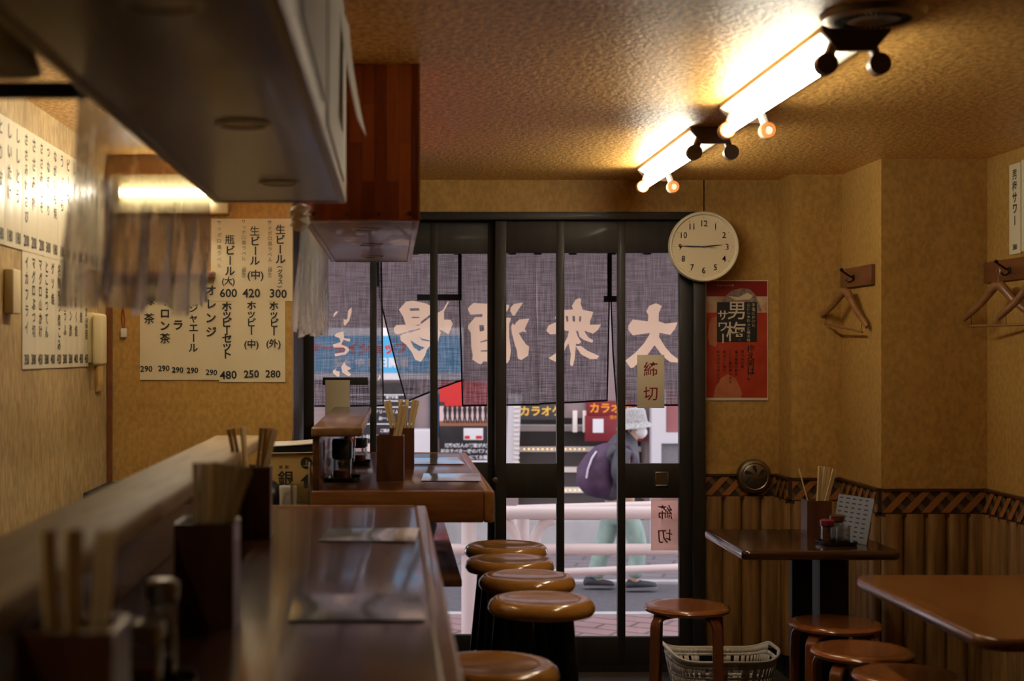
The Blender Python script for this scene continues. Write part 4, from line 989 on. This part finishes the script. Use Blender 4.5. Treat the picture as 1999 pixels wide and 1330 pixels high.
def noren_mat():
    m, nt, b = _nt('indigo grey open weave cloth'); nt.nodes.remove(b); out = nt.nodes['Material Output']
    at = nt.nodes.new('ShaderNodeAttribute'); at.attribute_name = 'dye'
    mr = nt.nodes.new('ShaderNodeMapRange'); mr.inputs[1].default_value = -.6; mr.inputs[2].default_value = .6
    nt.links.new(at.outputs['Fac'], mr.inputs[0])
    # uneven threads: fine noise stretched along warp and along weft
    wx = _noise(nt, (190, 4, 7), 3, .7); wz = _noise(nt, (7, 4, 190), 3, .7)
    ad = nt.nodes.new('ShaderNodeMath'); ad.operation = 'MULTIPLY_ADD'; ad.inputs[1].default_value = .5
    nt.links.new(wx, ad.inputs[0])
    hz = nt.nodes.new('ShaderNodeMath'); hz.operation = 'MULTIPLY'; hz.inputs[1].default_value = .5
    nt.links.new(wz, hz.inputs[0]); nt.links.new(hz.outputs[0], ad.inputs[2])
    thr = nt.nodes.new('ShaderNodeMapRange'); thr.inputs[1].default_value = .41; thr.inputs[2].default_value = .60
    nt.links.new(ad.outputs[0], thr.inputs[0])
    cl = _ramp(nt, thr.outputs[0], [(0, (.02, .017, .019)), (1, (.27, .23, .255))])
    mx = nt.nodes.new('ShaderNodeMix'); mx.data_type = 'RGBA'
    nt.links.new(mr.outputs[0], mx.inputs[0]); nt.links.new(cl, mx.inputs[6]); mx.inputs[7].default_value = (1.0, .74, .52, 1)
    tl = nt.nodes.new('ShaderNodeBsdfTranslucent'); df = nt.nodes.new('ShaderNodeBsdfDiffuse')
    nt.links.new(mx.outputs[2], tl.inputs[0]); nt.links.new(mx.outputs[2], df.inputs[0])
    a = nt.nodes.new('ShaderNodeMixShader'); a.inputs[0].default_value = .1
    nt.links.new(tl.outputs[0], a.inputs[1]); nt.links.new(df.outputs[0], a.inputs[2])
    tr = nt.nodes.new('ShaderNodeBsdfTransparent')
    op = nt.nodes.new('ShaderNodeMapRange'); op.inputs[1].default_value = 0; op.inputs[2].default_value = 1; op.inputs[3].default_value = .20; op.inputs[4].default_value = .05
    nt.links.new(mr.outputs[0], op.inputs[0])
    f = nt.nodes.new('ShaderNodeMixShader'); nt.links.new(op.outputs[0], f.inputs[0]); nt.links.new(a.outputs[0], f.inputs[1]); nt.links.new(tr.outputs[0], f.inputs[2])
    nt.links.new(f.outputs[0], out.inputs['Surface']); return m
M['noren'] = noren_mat()
nor = thing('shop_curtain', 'grey split door curtain with large pale brush characters hanging outside the door', 'curtain', (PX(968, ND), ND, PZ(795, ND)))
def lerp(t, pts):
    for (t0, v0), (t1, v1) in zip(pts, pts[1:]):
        if t <= t1: return v0 + (v1 - v0) * (t - t0) / (t1 - t0)
    return pts[-1][1]
flaps = [  # left edge and right edge as (picture y, picture x) lines, bottom corners y
    ([(484, 596), (795, 598)], [(484, 745), (640, 747), (795, 749)], 795, 794, 0),
    ([(484, 735), (579, 740), (630, 752), (715, 773), (790, 794)], [(484, 899), (560, 896), (620, 900), (760, 907)], 787, 744, 1),
    ([(484, 897), (588, 896), (795, 902)], [(484, 1048), (590, 1047), (793, 1053)], 794, 792, 2),
    ([(484, 1048), (793, 1052)], [(484, 1193), (590, 1191), (790, 1187)], 791, 784, 3),
    ([(484, 1192), (590, 1192), (690, 1196), (795, 1204)], [(484, 1352), (795, 1352)], 794, 793, 4)]
for k, (Lp, Rp, bl, br, idx) in enumerate(flaps):
    nu, nv = 84, 168
    V = []; P2 = []
    for j in range(nv + 1):
        b = j / nv
        for i in range(nu + 1):
            a = i / nu; yb = bl + (br - bl) * a
            py = 484 + (yb - 484) * b; px = lerp(py, Lp) * (1 - a) + lerp(py, Rp) * a
            dy = .010 * math.sin(a * 7 + k * 2.1) * b + .006 * math.sin(a * 17 + 2 * k + b * 2) * b
            if k == 1: dy += .07 * b * b * math.sin(a * 2.6) + .025 * b * math.exp(-((a - .86) / .06) ** 2)
            if k == 2: dy += .02 * math.exp(-((a - .93) / .04) ** 2)
            if k == 3: dy += .012 * math.exp(-((a - .1) / .05) ** 2)
            P2.append((px, py)); V.append(Vector((PX(px, ND), ND + .012 * (k % 2) + dy, PZ(py, ND))))
    P2 = np.array(P2); dye = np.full(len(P2), -50.)
    for kk, poly, hole in ink:
        if kk == idx and not hole: dye = np.maximum(dye, signed(P2, poly))
    for kk, poly, hole in ink:
        if kk == idx and hole: dye = np.minimum(dye, -signed(P2, poly))
    b = MB(); b.keep = True
    b._add(V, [(j * (nu + 1) + i, j * (nu + 1) + i + 1, (j + 1) * (nu + 1) + i + 1, (j + 1) * (nu + 1) + i) for j in range(nv) for i in range(nu)])
    fl = b.build('curtain_flap', 'noren', nor, smooth=3)
    at = fl.data.attributes.new('dye', 'FLOAT', 'POINT'); at.data.foreach_set('value', dye.astype(np.float32))
    hem = MB()
    row = V[-(nu + 1):]
    hem.loft([[p + Vector((0, -.001, 0)) for p in row], [p + Vector((0, -.0015, .009)) for p in row]], False, False)
    for i in ([nu] if k == 0 else [0] if k in (1, 2, 4) else [nu]):
        col = [V[j * (nu + 1) + i] for j in range(nv + 1)]; sg = 1 if i == 0 else -1
        hem.loft([[p + Vector((-sg * .001, -.001, 0)) for p in col], [p + Vector((sg * .006, -.0015, 0)) for p in col]], False, False)
    hem.build('hem', pbr('dark hem cloth', (.022, .02, .026), .9) if k == 0 else bpy.data.materials['dark hem cloth'], fl)
def nbar(px0, px1, py0, py1, dy=-.012):
    MB().box(PX(px0, ND), PX(px1, ND), ND + dy, ND + dy + .004, PZ(py1, ND), PZ(py0, ND), .0008).build('binding_tape', bpy.data.materials['dark hem cloth'], nor)
nbar(814, 901, 575, 587); nbar(894, 901, 490, 580); nbar(1185, 1193, 495, 578); nbar(1178, 1206, 578, 590); nbar(735, 740, 505, 560)
m = MB().cyl((PX(560, ND), ND + .006, PZ(482, ND)), (PX(1380, ND), ND + .006, PZ(482, ND)), .011, n=12); m.build('curtain_rod', 'blackm', nor)
for px in (810, 893, 1050, 1118, 1195, 1263, 1000, 690):
    MB().box(PX(px - 7, ND), PX(px + 7, ND), ND - .012, ND + .02, PZ(497, ND), PZ(472, ND), .001).build('rod_loop', bpy.data.materials['dark hem cloth'], nor)

for px in (568, 1372):
    MB().box(PX(px - 6, ND), PX(px + 6, ND), 6.46, ND + .012, PZ(488, ND), PZ(476, ND), .001).build('rod_bracket', 'blackm', nor)

# ------------------------------------------------------------------ the street
sbox('unseen_awning', 'black_wood', -1.3, 2.5, 6.521, 7.2, 2.12, 2.25)  # out of view, added to block sky light and darken the curtain top
sbox('wall_outside', 'facade' if 'facade' in M else 'wall', -6, 8, 6.53, 6.70, 2.25, 5.5)
GZ = H - 1.85
def gx(px, d): return PX(px, d)
M['asphalt'] = pbr('grey asphalt', (.075, .07, .085), .85, var=((30, 30, 30), (.105, .10, .115)))
M['pink_b'] = bricks('pink paving', (.32, .20, .20), (.26, .165, .17), (.13, .09, .09), 1, .55, .36, .18)
M['grey_b'] = bricks('grey paving', (.19, .165, .18), (.165, .145, .165), (.10, .085, .10), 1, .3, .4, .2)
M['kerb'] = pbr('pale kerb stone', (.40, .39, .40), .8, var=((6, 6, 6), (.46, .45, .46)))
M['rail'] = pbr('white rail paint', (.60, .51, .51), .35, var=((5, 5, 5), (.66, .55, .54)))
sbox('pavement_near', 'pink_b', -6, 8, 6.55, 10.06, GZ - .1, GZ)
sbox('road', 'asphalt', -6, 8, 10.16, 11.45, GZ - .12, GZ - .01)
sbox('kerb_near', 'kerb', -6, 8, 10.06, 10.16, GZ - .1, GZ + .005)
sbox('kerb_far', 'kerb', -6, 8, 11.45, 11.57, GZ - .1, GZ + .01)
sbox('pavement_far', 'grey_b', -6, 8, 11.57, 13.5, GZ - .1, GZ)
sbox('doorstep', 'kerb', PX(560, 6.5), PX(1400, 6.5), 6.521, 6.85, GZ, -.2)
sbox('wall_foundation', 'kerb', -1.3, 2.5, 6.44, 6.521, GZ, -.001)
def rail_post(b, x, y, top): b.tube([(x, y, GZ - .0), (x, y, top)], .05, 20)
RD = 9.35
t = thing('guard_rail', 'white pipe guard rail along the near pavement', 'guard rail', (gx(1000, RD), RD, GZ))
for py, r in ((1001, .044), (1073, .038)):
    MB().cyl((gx(560, RD), RD, PZ(py, RD)), (gx(1420, RD), RD, PZ(py, RD)), r, n=20).build('rail_pipe', 'rail', t)
m = MB(); rail_post(m, gx(916, RD), RD + .03, PZ(1010, RD)); m.build('post', 'rail', t)
for sg, px in ((-1, 1008), (1, 1045)):
    xb = gx(px, RD); pts = [(xb + sg * .0, RD + .03, GZ), (xb, RD + .03, PZ(1062, RD))] + [(xb + sg * .13 * (1 - math.cos(q)), RD + .03, PZ(1062, RD) + .155 * math.sin(q)) for q in (.3, .6, .9, 1.2, 1.5)]
    MB().tube(pts, .036, 14).build('curved_post', 'rail', t)
t = thing('guard_rail', 'second white pipe guard rail running obliquely behind the first', 'guard rail', (gx(1200, 10), 9.95, GZ))
P0, P1 = (gx(1010, 9.62), 9.62), (gx(1420, 10.02), 10.02)
for z, r in ((.360, .034), (-.075, .027)):
    MB().cyl((P0[0], P0[1], z), (P1[0], P1[1], z), r, n=16).build('rail_pipe', 'rail', t)
for q in (.02, .98):
    m = MB(); rail_post(m, P0[0] + (P1[0] - P0[0]) * q, P0[1] + (P1[1] - P0[1]) * q, .37); m.build('post', 'rail', t)
# --- building across the street
FD = 13.6
M['facade'] = pbr('dull pink facade', (.24, .18, .185), .7, var=((1, 1, 1), (.32, .24, .245)))
M['fdark'] = pbr('dark shop interior', (.05, .045, .05), .6)
M['fred'] = pbr('maroon panel', (.20, .012, .022), .4)
M['fwhite'] = pbr('white frame paint', (.58, .56, .60), .5)
M['stone'] = pbr('stair nosing stone', (.75, .66, .62), .7)
M['step_d'] = pbr('dark stair riser', (.055, .045, .045), .6)
M['amber'] = glow('amber lamp dot', (1, .6, .15), 2.5)
fz = lambda py, d=FD: PZ(py, d)
def fb(b, px0, px1, py0, py1, d0, d1): b.box(gx(px0, d0), gx(px1, d0), d0, d1, fz(py1, d0), fz(py0, d0))
b = MB(); fb(b, 300, 1012, 250, 1060, 13.62, 14.3); fb(b, 1262, 1700, 250, 1060, 13.62, 14.3); fb(b, 1012, 1262, 250, 816, 13.62, 13.9)
bl = struct(b.build('wall_street', 'facade'))
b = MB(); fb(b, 300, 1700, 1018, 1075, 13.50, 13.62); struct(b.build('trim_10', 'kerb'))
SX0, SX1 = gx(1013, 13.64), gx(1260, 13.64)
st = thing('entrance_stairs', 'lit entrance stairs with amber dots climbing behind the pedestrian', 'stairs', (gx(1137, 14), 14.2, GZ))
for k in range(5):
    py = 1000 - 40 * k; d = 13.68 + .07 * k
    zt = PZ(py - 8, d)
    b = MB().box(SX0, SX1, d, d + .25, zt - .27, zt - .05); b.build('riser', 'step_d', st)
    b = MB().box(SX0, SX1, d - .02, d + .3, zt - .05, zt); s_ = b.build('tread', 'stone', st)
    b = MB()
    for i in range(14 if k % 2 else 0): b.box(gx(1022 + i * 9, d - .02), gx(1024.5 + i * 9, d - .02), d - .024, d - .02, zt - .03, zt - .018)
    if k % 2: b.build('amber_dots', 'amber', s_)
sbox('wall_stairwell', 'fdark', gx(990, 14.8), gx(1290, 14.8), 14.75, 14.85, GZ, 3)
def sign(name, label, px0, px1, py0, py1, d, mat, texts=(), depth=.046, cat='sign', group=None):
    x0, x1, z0, z1 = gx(px0, d), gx(px1, d), PZ(py1, d), PZ(py0, d); k = d / FPX
    b = MB().box(x0, x1, d, d + depth, z0, z1, .004); mats = [mat]
    f = plane((x0, d, z1), (1, 0, 0), (0, 0, 1), (0, -1, 0), .002)
    for tx, u, v, s, mt, wt in texts:
        if mt not in mats: mats.append(mt)
        b.mi = mats.index(mt)
        if tx == '#': b.flat([(u[0], -v[0]), (u[1], -v[0]), (u[1], -v[1]), (u[0], -v[1])] if False else [((u[0] - px0) * k, -(v[1] - py0) * k), ((u[1] - px0) * k, -(v[1] - py0) * k), ((u[1] - px0) * k, -(v[0] - py0) * k), ((u[0] - px0) * k, -(v[0] - py0) * k)], lambda a, c: f(a, c, s))
        elif isinstance(tx, list): b.flat([((a - px0) * k, -(c - py0) * k) for a, c in tx], lambda a, c: f(a, c, s))
        else: b.text(tx, lambda a, c: f(a, c, .004), (u - px0) * k, -(v - py0) * k, s * k, wt)
    return tag(b.build(name, mats), label, cat, group)
M['s_or'] = glow('lit orange sign letters', (1, .33, .05), 1.1); M['s_yl'] = glow('lit yellow sign letters', (1, .55, .12), 1.0)
M['s_blue'] = pbr('sky blue sign', (.08, .42, .72), .4); M['s_white'] = pbr('white sign paint', (.75, .74, .78), .5); M['s_red'] = pbr('red sign paint', (.6, .03, .03), .4)
M['s_blk'] = pbr('black poster paper', (.02, .018, .022), .4); M['s_pk'] = pbr('pale pink stage', (.7, .5, .5), .5); M['s_brn'] = pbr('brown stage floor', (.3, .12, .06), .5)
sign('entrance_sign', 'lit yellow karaoke sign over the stairs, left one', 1012, 1100, 788, 820, 13.57, 'fdark', [('カラオケ', 1056, 803, 21, 's_yl', .03)])
sign('entrance_sign', 'lit red orange karaoke sign over the stairs, right one', 1145, 1255, 783, 812, 13.57, 'fred', [('カラオケ', 1192, 797, 21, 's_or', .03)])
sign('maroon_board', 'maroon board with a white notice beside the stairs', 1142, 1262, 812, 862, 13.57, 'fred', [('受付', 1198, 815, 8, 's_or', .01), ('#', (1157, 1178), (818, 845), .004, 's_white', 0)])
o = MB().box(gx(1119, 13.55), gx(1128, 13.55), 13.585, 13.62, PZ(846, 13.45), PZ(803, 13.45), .004).build('door_bar', 'stone'); tag(o, 'grey upright bar before the stairs, left one', 'bar')
o = MB().box(gx(1139, 13.55), gx(1147, 13.55), 13.585, 13.62, PZ(846, 13.45), PZ(803, 13.45), .004).build('door_bar', 'stone'); tag(o, 'grey upright bar before the stairs, right one', 'bar')
sign('stage_poster', 'black event poster with a row of dancers on a red stage', 858, 958, 745, 903, 13.57, 's_blk', [
    ('#', (858, 958), (745, 785), .003, 's_red', 0), ('#', (858, 958), (793, 826), .003, 's_pk', 0), ('#', (858, 958), (822, 832), .004, 's_brn', 0),
    ([(868, 786), (885, 768), (915, 760), (958, 762), (958, 792), (868, 796)], 0, 0, .0045, 's_red', 0), ('#', (858, 958), (899, 903), .003, 's_white', 0),
    ('#', (905, 943), (836, 859), .003, 's_white', 0), ('#', (907, 917), (851, 857), .005, 's_red', 0), ('#', (929, 941), (851, 857), .005, 's_red', 0)] +
    [([(u - 4, 826), (u - 2, 812), (u - 4, 800), (u - 2, 792), (u + 2, 792), (u + 4, 800), (u + 2, 812), (u + 5, 826), (u + 2, 826), (u, 816), (u - 1, 826)], 0, 0, .006, 's_blk', 0) for u in (869, 878, 888, 897, 907, 917, 927, 937, 948)] +
    [('総勢8万人の観客が大熱', 913, 870, 8.6, 's_white', .03), ('記念すべき一夜のパフォー', 912, 881, 8.6, 's_white', .03), ('ビュー!にてお届け', 925, 893, 8.6, 's_white', .03)], cat='poster')
sign('price_board', 'dark price board with pale rows of lettering beside the chopsticks', 640, 805, 748, 900, 13.57, 's_blk',
     [('#', (640, 805), (y, y + 2), .003, 's_white', 0) for y in (770, 782, 794, 827)] + [('営業時間', 765, 776, 6, 's_white', .03), ('タイム料金表', 715, 853, 8, 's_white', .03), ('フリータイム', 755, 804, 8, 's_white', .03), ('お一人様', 755, 817, 8, 's_white', .03), ('ご案内', 752, 841, 7, 's_white', .03)] +
     [('#', (690 + 20 * i, 706 + 20 * i), (866, 882), .003, 's_pk', 0) for i in range(5)], cat='board')
sign('blue_sign', 'sky blue shop sign with red and white letters glimpsed between curtain flaps', 590, 905, 640, 742, 13.57, 's_white',
     [('#', (594, 901), (656, 728), .003, 's_blue', 0), ('ケータイショップ', 700, 680, 24, 's_red', .05), ('受付中 即日開通', 725, 708, 20, 's_white', .03)])
o = MB(); o.box(gx(807, 13.2), gx(842, 13.2), 13.2, 13.5, GZ, PZ(840, 13.2), .01); tag(o.build('white_cabinet', 'fwhite'), 'white street cabinet under the dark price board', 'cabinet')
o = MB(); fb(o, 838, 857, 770, 850, 13.59, 13.62); tag(o.build('blue_banner', pbr('dark blue banner', (.03, .07, .17), .6)), 'narrow dark blue banner left of the stage poster', 'banner')
o = MB(); o.hexa([Vector((gx(a, 12.9), d, z)) for z, s in ((PZ(910, 12.9), 0), (PZ(770, 12.9), 6)) for a, d in ((988 + s, 12.9), (1012 + s, 12.9), (1012 + s, 12.98), (988 + s, 12.98))])
o.mi = 1
for i in range(14): o.box(gx(1003, 12.895), gx(1014, 12.895), 12.89, 12.899, PZ(905 - 9 * i, 12.9), PZ(901 - 9 * i, 12.9))
tag(o.build('shutter_column', ['fwhite', 'stone']), 'white slatted column edge left of the entrance stairs', 'column')
t = thing('shop_door', 'white framed glass door with dark mesh right of the stairs', 'door', (gx(1310, 13.4), 13.45, GZ))
b = MB(); fb(b, 1272, 1291, 760, 1078, 13.4, 13.5); b.build('door_stile', 'fwhite', t)
b = MB(); fb(b, 1291, 1420, 845, 866, 13.4, 13.5); fb(b, 1291, 1300, 760, 845, 13.4, 13.5); b.build('door_rail', 'fwhite', t)
b = MB(); fb(b, 1300, 1420, 760, 845, 13.44, 13.48); b.build('upper_panel', pbr('red brown mesh', (.3, .1, .11), .6), t)
b = MB(); fb(b, 1291, 1420, 866, 1015, 13.44, 13.48); b.build('lower_panel', pbr('grey mesh', (.14, .13, .15), .6, var=((150, 150, 150), (.22, .21, .23))), t)
sbox('wall_street_upper', 'facade', -9, 9, 14.3, 14.5, 3.2, 9)

# ------------------------------------------------------------------ the passer-by
PD = 11.15
def pw_(px, py, dy=0.): return Vector((PX(px, PD), PD + dy, PZ(py, PD)))
def skin(name, pts, edges, mat, parent, sub=2, root=0):
    """pts: (position, radius or (rx, ry)); edges between indices"""
    inv = FR[parent.name].inverted()
    me = bpy.data.meshes.new(name); me.from_pydata([inv @ p for p, r in pts], edges, []); me.materials.append(M[mat] if isinstance(mat, str) else mat)
    o = bpy.data.objects.new(name, me); C.objects.link(o); o.parent = parent; FR[o.name] = FR[parent.name]
    md = o.modifiers.new('skin', 'SKIN'); md.use_smooth_shade = True
    for i, (p, r) in enumerate(pts):
        sv = me.skin_vertices[0].data[i]; sv.radius = r if isinstance(r, tuple) else (r, r); sv.use_root = i == root
    if sub: s = o.modifiers.new('smooth', 'SUBSURF'); s.levels = sub; s.render_levels = sub
    return o
M['skin'] = pbr('skin', (.5, .3, .22), .55)
M['jacket'] = pbr('dark slate quilted jacket', (.036, .036, .05), .65, var=((9, 9, 9), (.07, .07, .092)), bump=((14, 14, 60), .8))
M['jeans'] = pbr('mint trousers', (.24, .34, .31), .8, var=((16, 16, 10), (.32, .43, .39)), bump=((30, 30, 30), .4))
M['purple'] = pbr('purple nylon', (.048, .022, .055), .65, var=((12, 12, 12), (.088, .04, .095)), bump=((16, 16, 16), .7))
M['hatm'] = pbr('speckled grey knit', (.42, .42, .43), .9, var=((130, 130, 130), (.14, .14, .15), .5, .62))
M['maskm'] = pbr('white face mask', (.78, .76, .76), .8)
M['shoe'] = pbr('dark shoe', (.025, .025, .035), .6); M['sole'] = pbr('grey shoe sole', (.16, .16, .18), .6)
M['lilac'] = pbr('lilac strap', (.55, .5, .62), .6)
pp_ = thing('person', 'person in speckled bucket hat, face mask, dark jacket and mint trousers walking past the rail', 'person', (PX(1205, PD), PD, GZ))
hipz = pw_(1207, 1000)
body = skin('body', [(pw_(1207, 985), .11), (pw_(1208, 930), .12), (pw_(1212, 880), .13), (pw_(1226, 860), .06), (pw_(1238, 845), .062), (pw_(1240, 822), .075), (pw_(1240, 805), .06),
                    (pw_(1198, 1008, .06), .06), (pw_(1180, 1070, .06), .045), (pw_(1164, 1132, .06), .034), (pw_(1180, 1145, .06), .03),
                    (pw_(1221, 1008, -.06), .06), (pw_(1242, 1066, -.06), .045), (pw_(1232, 1128, -.06), .036), (pw_(1250, 1143, -.06), .03),
                    (pw_(1212, 885, -.13), .06), (pw_(1206, 930, -.17), .042), (pw_(1236, 955, -.15), .032), (pw_(1249, 958, -.15), .028)],
            [(0, 1), (1, 2), (2, 3), (3, 4), (4, 5), (5, 6), (0, 7), (7, 8), (8, 9), (9, 10), (0, 11), (11, 12), (12, 13), (13, 14), (2, 15), (15, 16), (16, 17), (17, 18)], 'skin', pp_, 2)
for i, (a, r) in enumerate((((3, -1), .007), ((5, 1), .008), ((6, 3), .008), ((5, 6), .008), ((1, 8), .007))):
    MB().tube([pw_(1249 , 957, -.15), pw_(1249 + a[0], 958 + a[1], -.165 + .008 * i), pw_(1247 + a[0], 962 + a[1], -.165 + .008 * i)], r * .9, 8).build('finger', 'skin', pp_)
skin('jacket', [(pw_(1205, 982), (.165, .19)), (pw_(1204, 945), (.16, .185)), (pw_(1206, 905), (.155, .185)), (pw_(1212, 872), (.12, .165)), (pw_(1226, 852), (.075, .09)), (pw_(1231, 845), (.072, .082)),
                (pw_(1208, 880, -.17), .075), (pw_(1198, 922, -.21), .068), (pw_(1216, 948, -.19), .056), (pw_(1236, 955, -.16), .048),
                (pw_(1212, 880, .17), .075), (pw_(1214, 925, .2), .065), (pw_(1236, 952, .17), .05)],
     [(0, 1), (1, 2), (2, 3), (3, 4), (4, 5), (3, 6), (6, 7), (7, 8), (8, 9), (3, 10), (10, 11), (11, 12)], 'jacket', pp_, 2)
LG = [(1206, 975, 0, .12), (1206, 992, 0, .125)]
P_ = [(pw_(x, y, dy), (r * 1.1, r * 1.25)) for x, y, dy, r in LG]; E_ = [(0, 1)]
for sg, pts in ((1, [(1197, 1012, .088), (1190, 1036, .08), (1180, 1068, .073), (1170, 1105, .067), (1164, 1136, .075)]), (-1, [(1222, 1010, .09), (1236, 1034, .085), (1243, 1064, .075), (1239, 1100, .066), (1236, 1130, .072)])):
    last = 1
    for x, y, r in pts:
        P_.append((pw_(x, y, .065 * sg), (r * 1.05, r))); E_.append((last, len(P_) - 1)); last = len(P_) - 1
skin('trousers', P_, E_, 'jeans', pp_, 2)
for sg, x, y, tl in ((1, 1160, 1149, 0.0), (-1, 1238, 1149, .06)):
    o = pw_(x, y, .06 * sg)
    b = MB(); rings = []
    for u, w0, h0, z0 in ((-.075, .025, .05, 0), (-.06, .036, .075, 0), (0, .038, .078, 0), (.06, .042, .06, 0), (.12, .042, .05, 0), (.155, .032, .04, 0), (.168, .012, .02, .005)):
        rings.append([o + Vector((u, w0 * math.cos(q), z0 + h0 / 2 + h0 / 2 * math.sin(q) + (.0 + tl * (u + .05) * .9 if tl else 0) + .004)) for q in (2 * math.pi * i / 14 for i in range(14))])
    b.loft(rings).build('shoe', 'shoe', pp_)
    b = MB(); rings = []
    for u, w0 in ((-.078, .022), (-.05, .04), (.06, .046), (.12, .046), (.16, .032), (.172, .012)):
        rings.append([o + Vector((u, w0 * c, zz + (tl * (u + .05) * .9 if tl else 0) - .001)) for c, zz in ((-1, 0), (1, 0), (1, .018), (-1, .018))])
    b.loft(rings).build('shoe_sole', 'sole', pp_)
hc = pw_(1239, 822)
MB().lathe([(0, .105), (.05, .103), (.082, .092), (.090, .075), (.098, .005), (.1, -.01), (.128, -.032), (.148, -.048), (.150, -.052), (.146, -.053), (.098, -.015), (.09, 0)], hc, 40, (-.10, 0, 1), caps=False).build('bucket_hat', 'hatm', pp_)
fc = pw_(1251, 841)
MB().loft([[fc + Vector((.012 + u, r * math.cos(q), 1.05 * r * math.sin(q) - .3 * u)) for q in (2 * math.pi * i / 20 for i in range(20))] for u, r in ((-.06, .066), (-.03, .068), (0, .06), (.02, .042), (.034, .02), (.038, .004))]).build('face_mask', 'maskm', pp_)
MB().tube([fc + Vector((-.03, -.068, .02)), fc + Vector((-.07, -.072, .03)), fc + Vector((-.085, -.072, .01)), fc + Vector((-.03, -.068, -.02))], .0025, 6).build('mask_loop', 'maskm', pp_)
MB().lathe([(0, -.012), (.012, -.01), (.02, 0), (.016, .008), (0, .01)], pw_(1236, 837, -.075), 14, (0, -1, .2)).build('ear', 'skin', pp_)
MB().loft([[pw_(1236, 828) + Vector((-.015 - u * .3, .078 * s * math.cos(q), .0 - u + .02 * math.sin(q))) for q in (2 * math.pi * i / 16 for i in range(16))] + [] for u, s in ((-.03, 1.0), (0, 1.06), (.04, 1.0), (.06, .7))]).build('hair', pbr('dark grey hair', (.07, .06, .06), .7), pp_)
MB().lathe([(0, .0), (.006, .003), (.008, .008), (0, .014)], pw_(1257, 829, 0), 10, (1, 0, 0)).build('nose', 'skin', pp_)
for sg in (-1, 1): MB().lathe([(0, 0), (.007, .001), (.006, .004), (0, .006)], pw_(1254, 826, .034 * sg), 10, (1, sg * .4, 0)).build('eye', 'black', pp_)
bk = thing('backpack', 'purple nylon backpack worn on the back of the walking person', 'backpack', (PX(1165, PD), PD, PZ(975, PD)))
rings = []
for zpy, cx_, hw, hd in ((972, 1176, .05, .07), (966, 1172, .12, .13), (945, 1164, .155, .165), (915, 1163, .145, .17), (890, 1172, .115, .155), (872, 1184, .085, .12), (866, 1189, .04, .07)):
    rings.append([pw_(cx_, zpy) + Vector((hw * math.copysign(abs(math.cos(q)) ** .75, math.cos(q)), hd * math.copysign(abs(math.sin(q)) ** .75, math.sin(q)), 0)) for q in (2 * math.pi * i / 28 for i in range(28))])
MB().loft(rings).build('pack_body', 'purple', bk, smooth=2)
MB().tube([pw_(1160, 880, -.12), pw_(1150, 892, -.16), pw_(1142, 912, -.175), pw_(1139, 930, -.172)], .008, 8).build('zip_pull', 'lilac', bk)
MB().tube([pw_(1186, 872, -.13), pw_(1200, 862, -.19), pw_(1220, 868, -.19), pw_(1230, 890, -.185), pw_(1226, 912, -.185)], .018, 8, flat=.5).build('shoulder_strap', 'purple', bk)
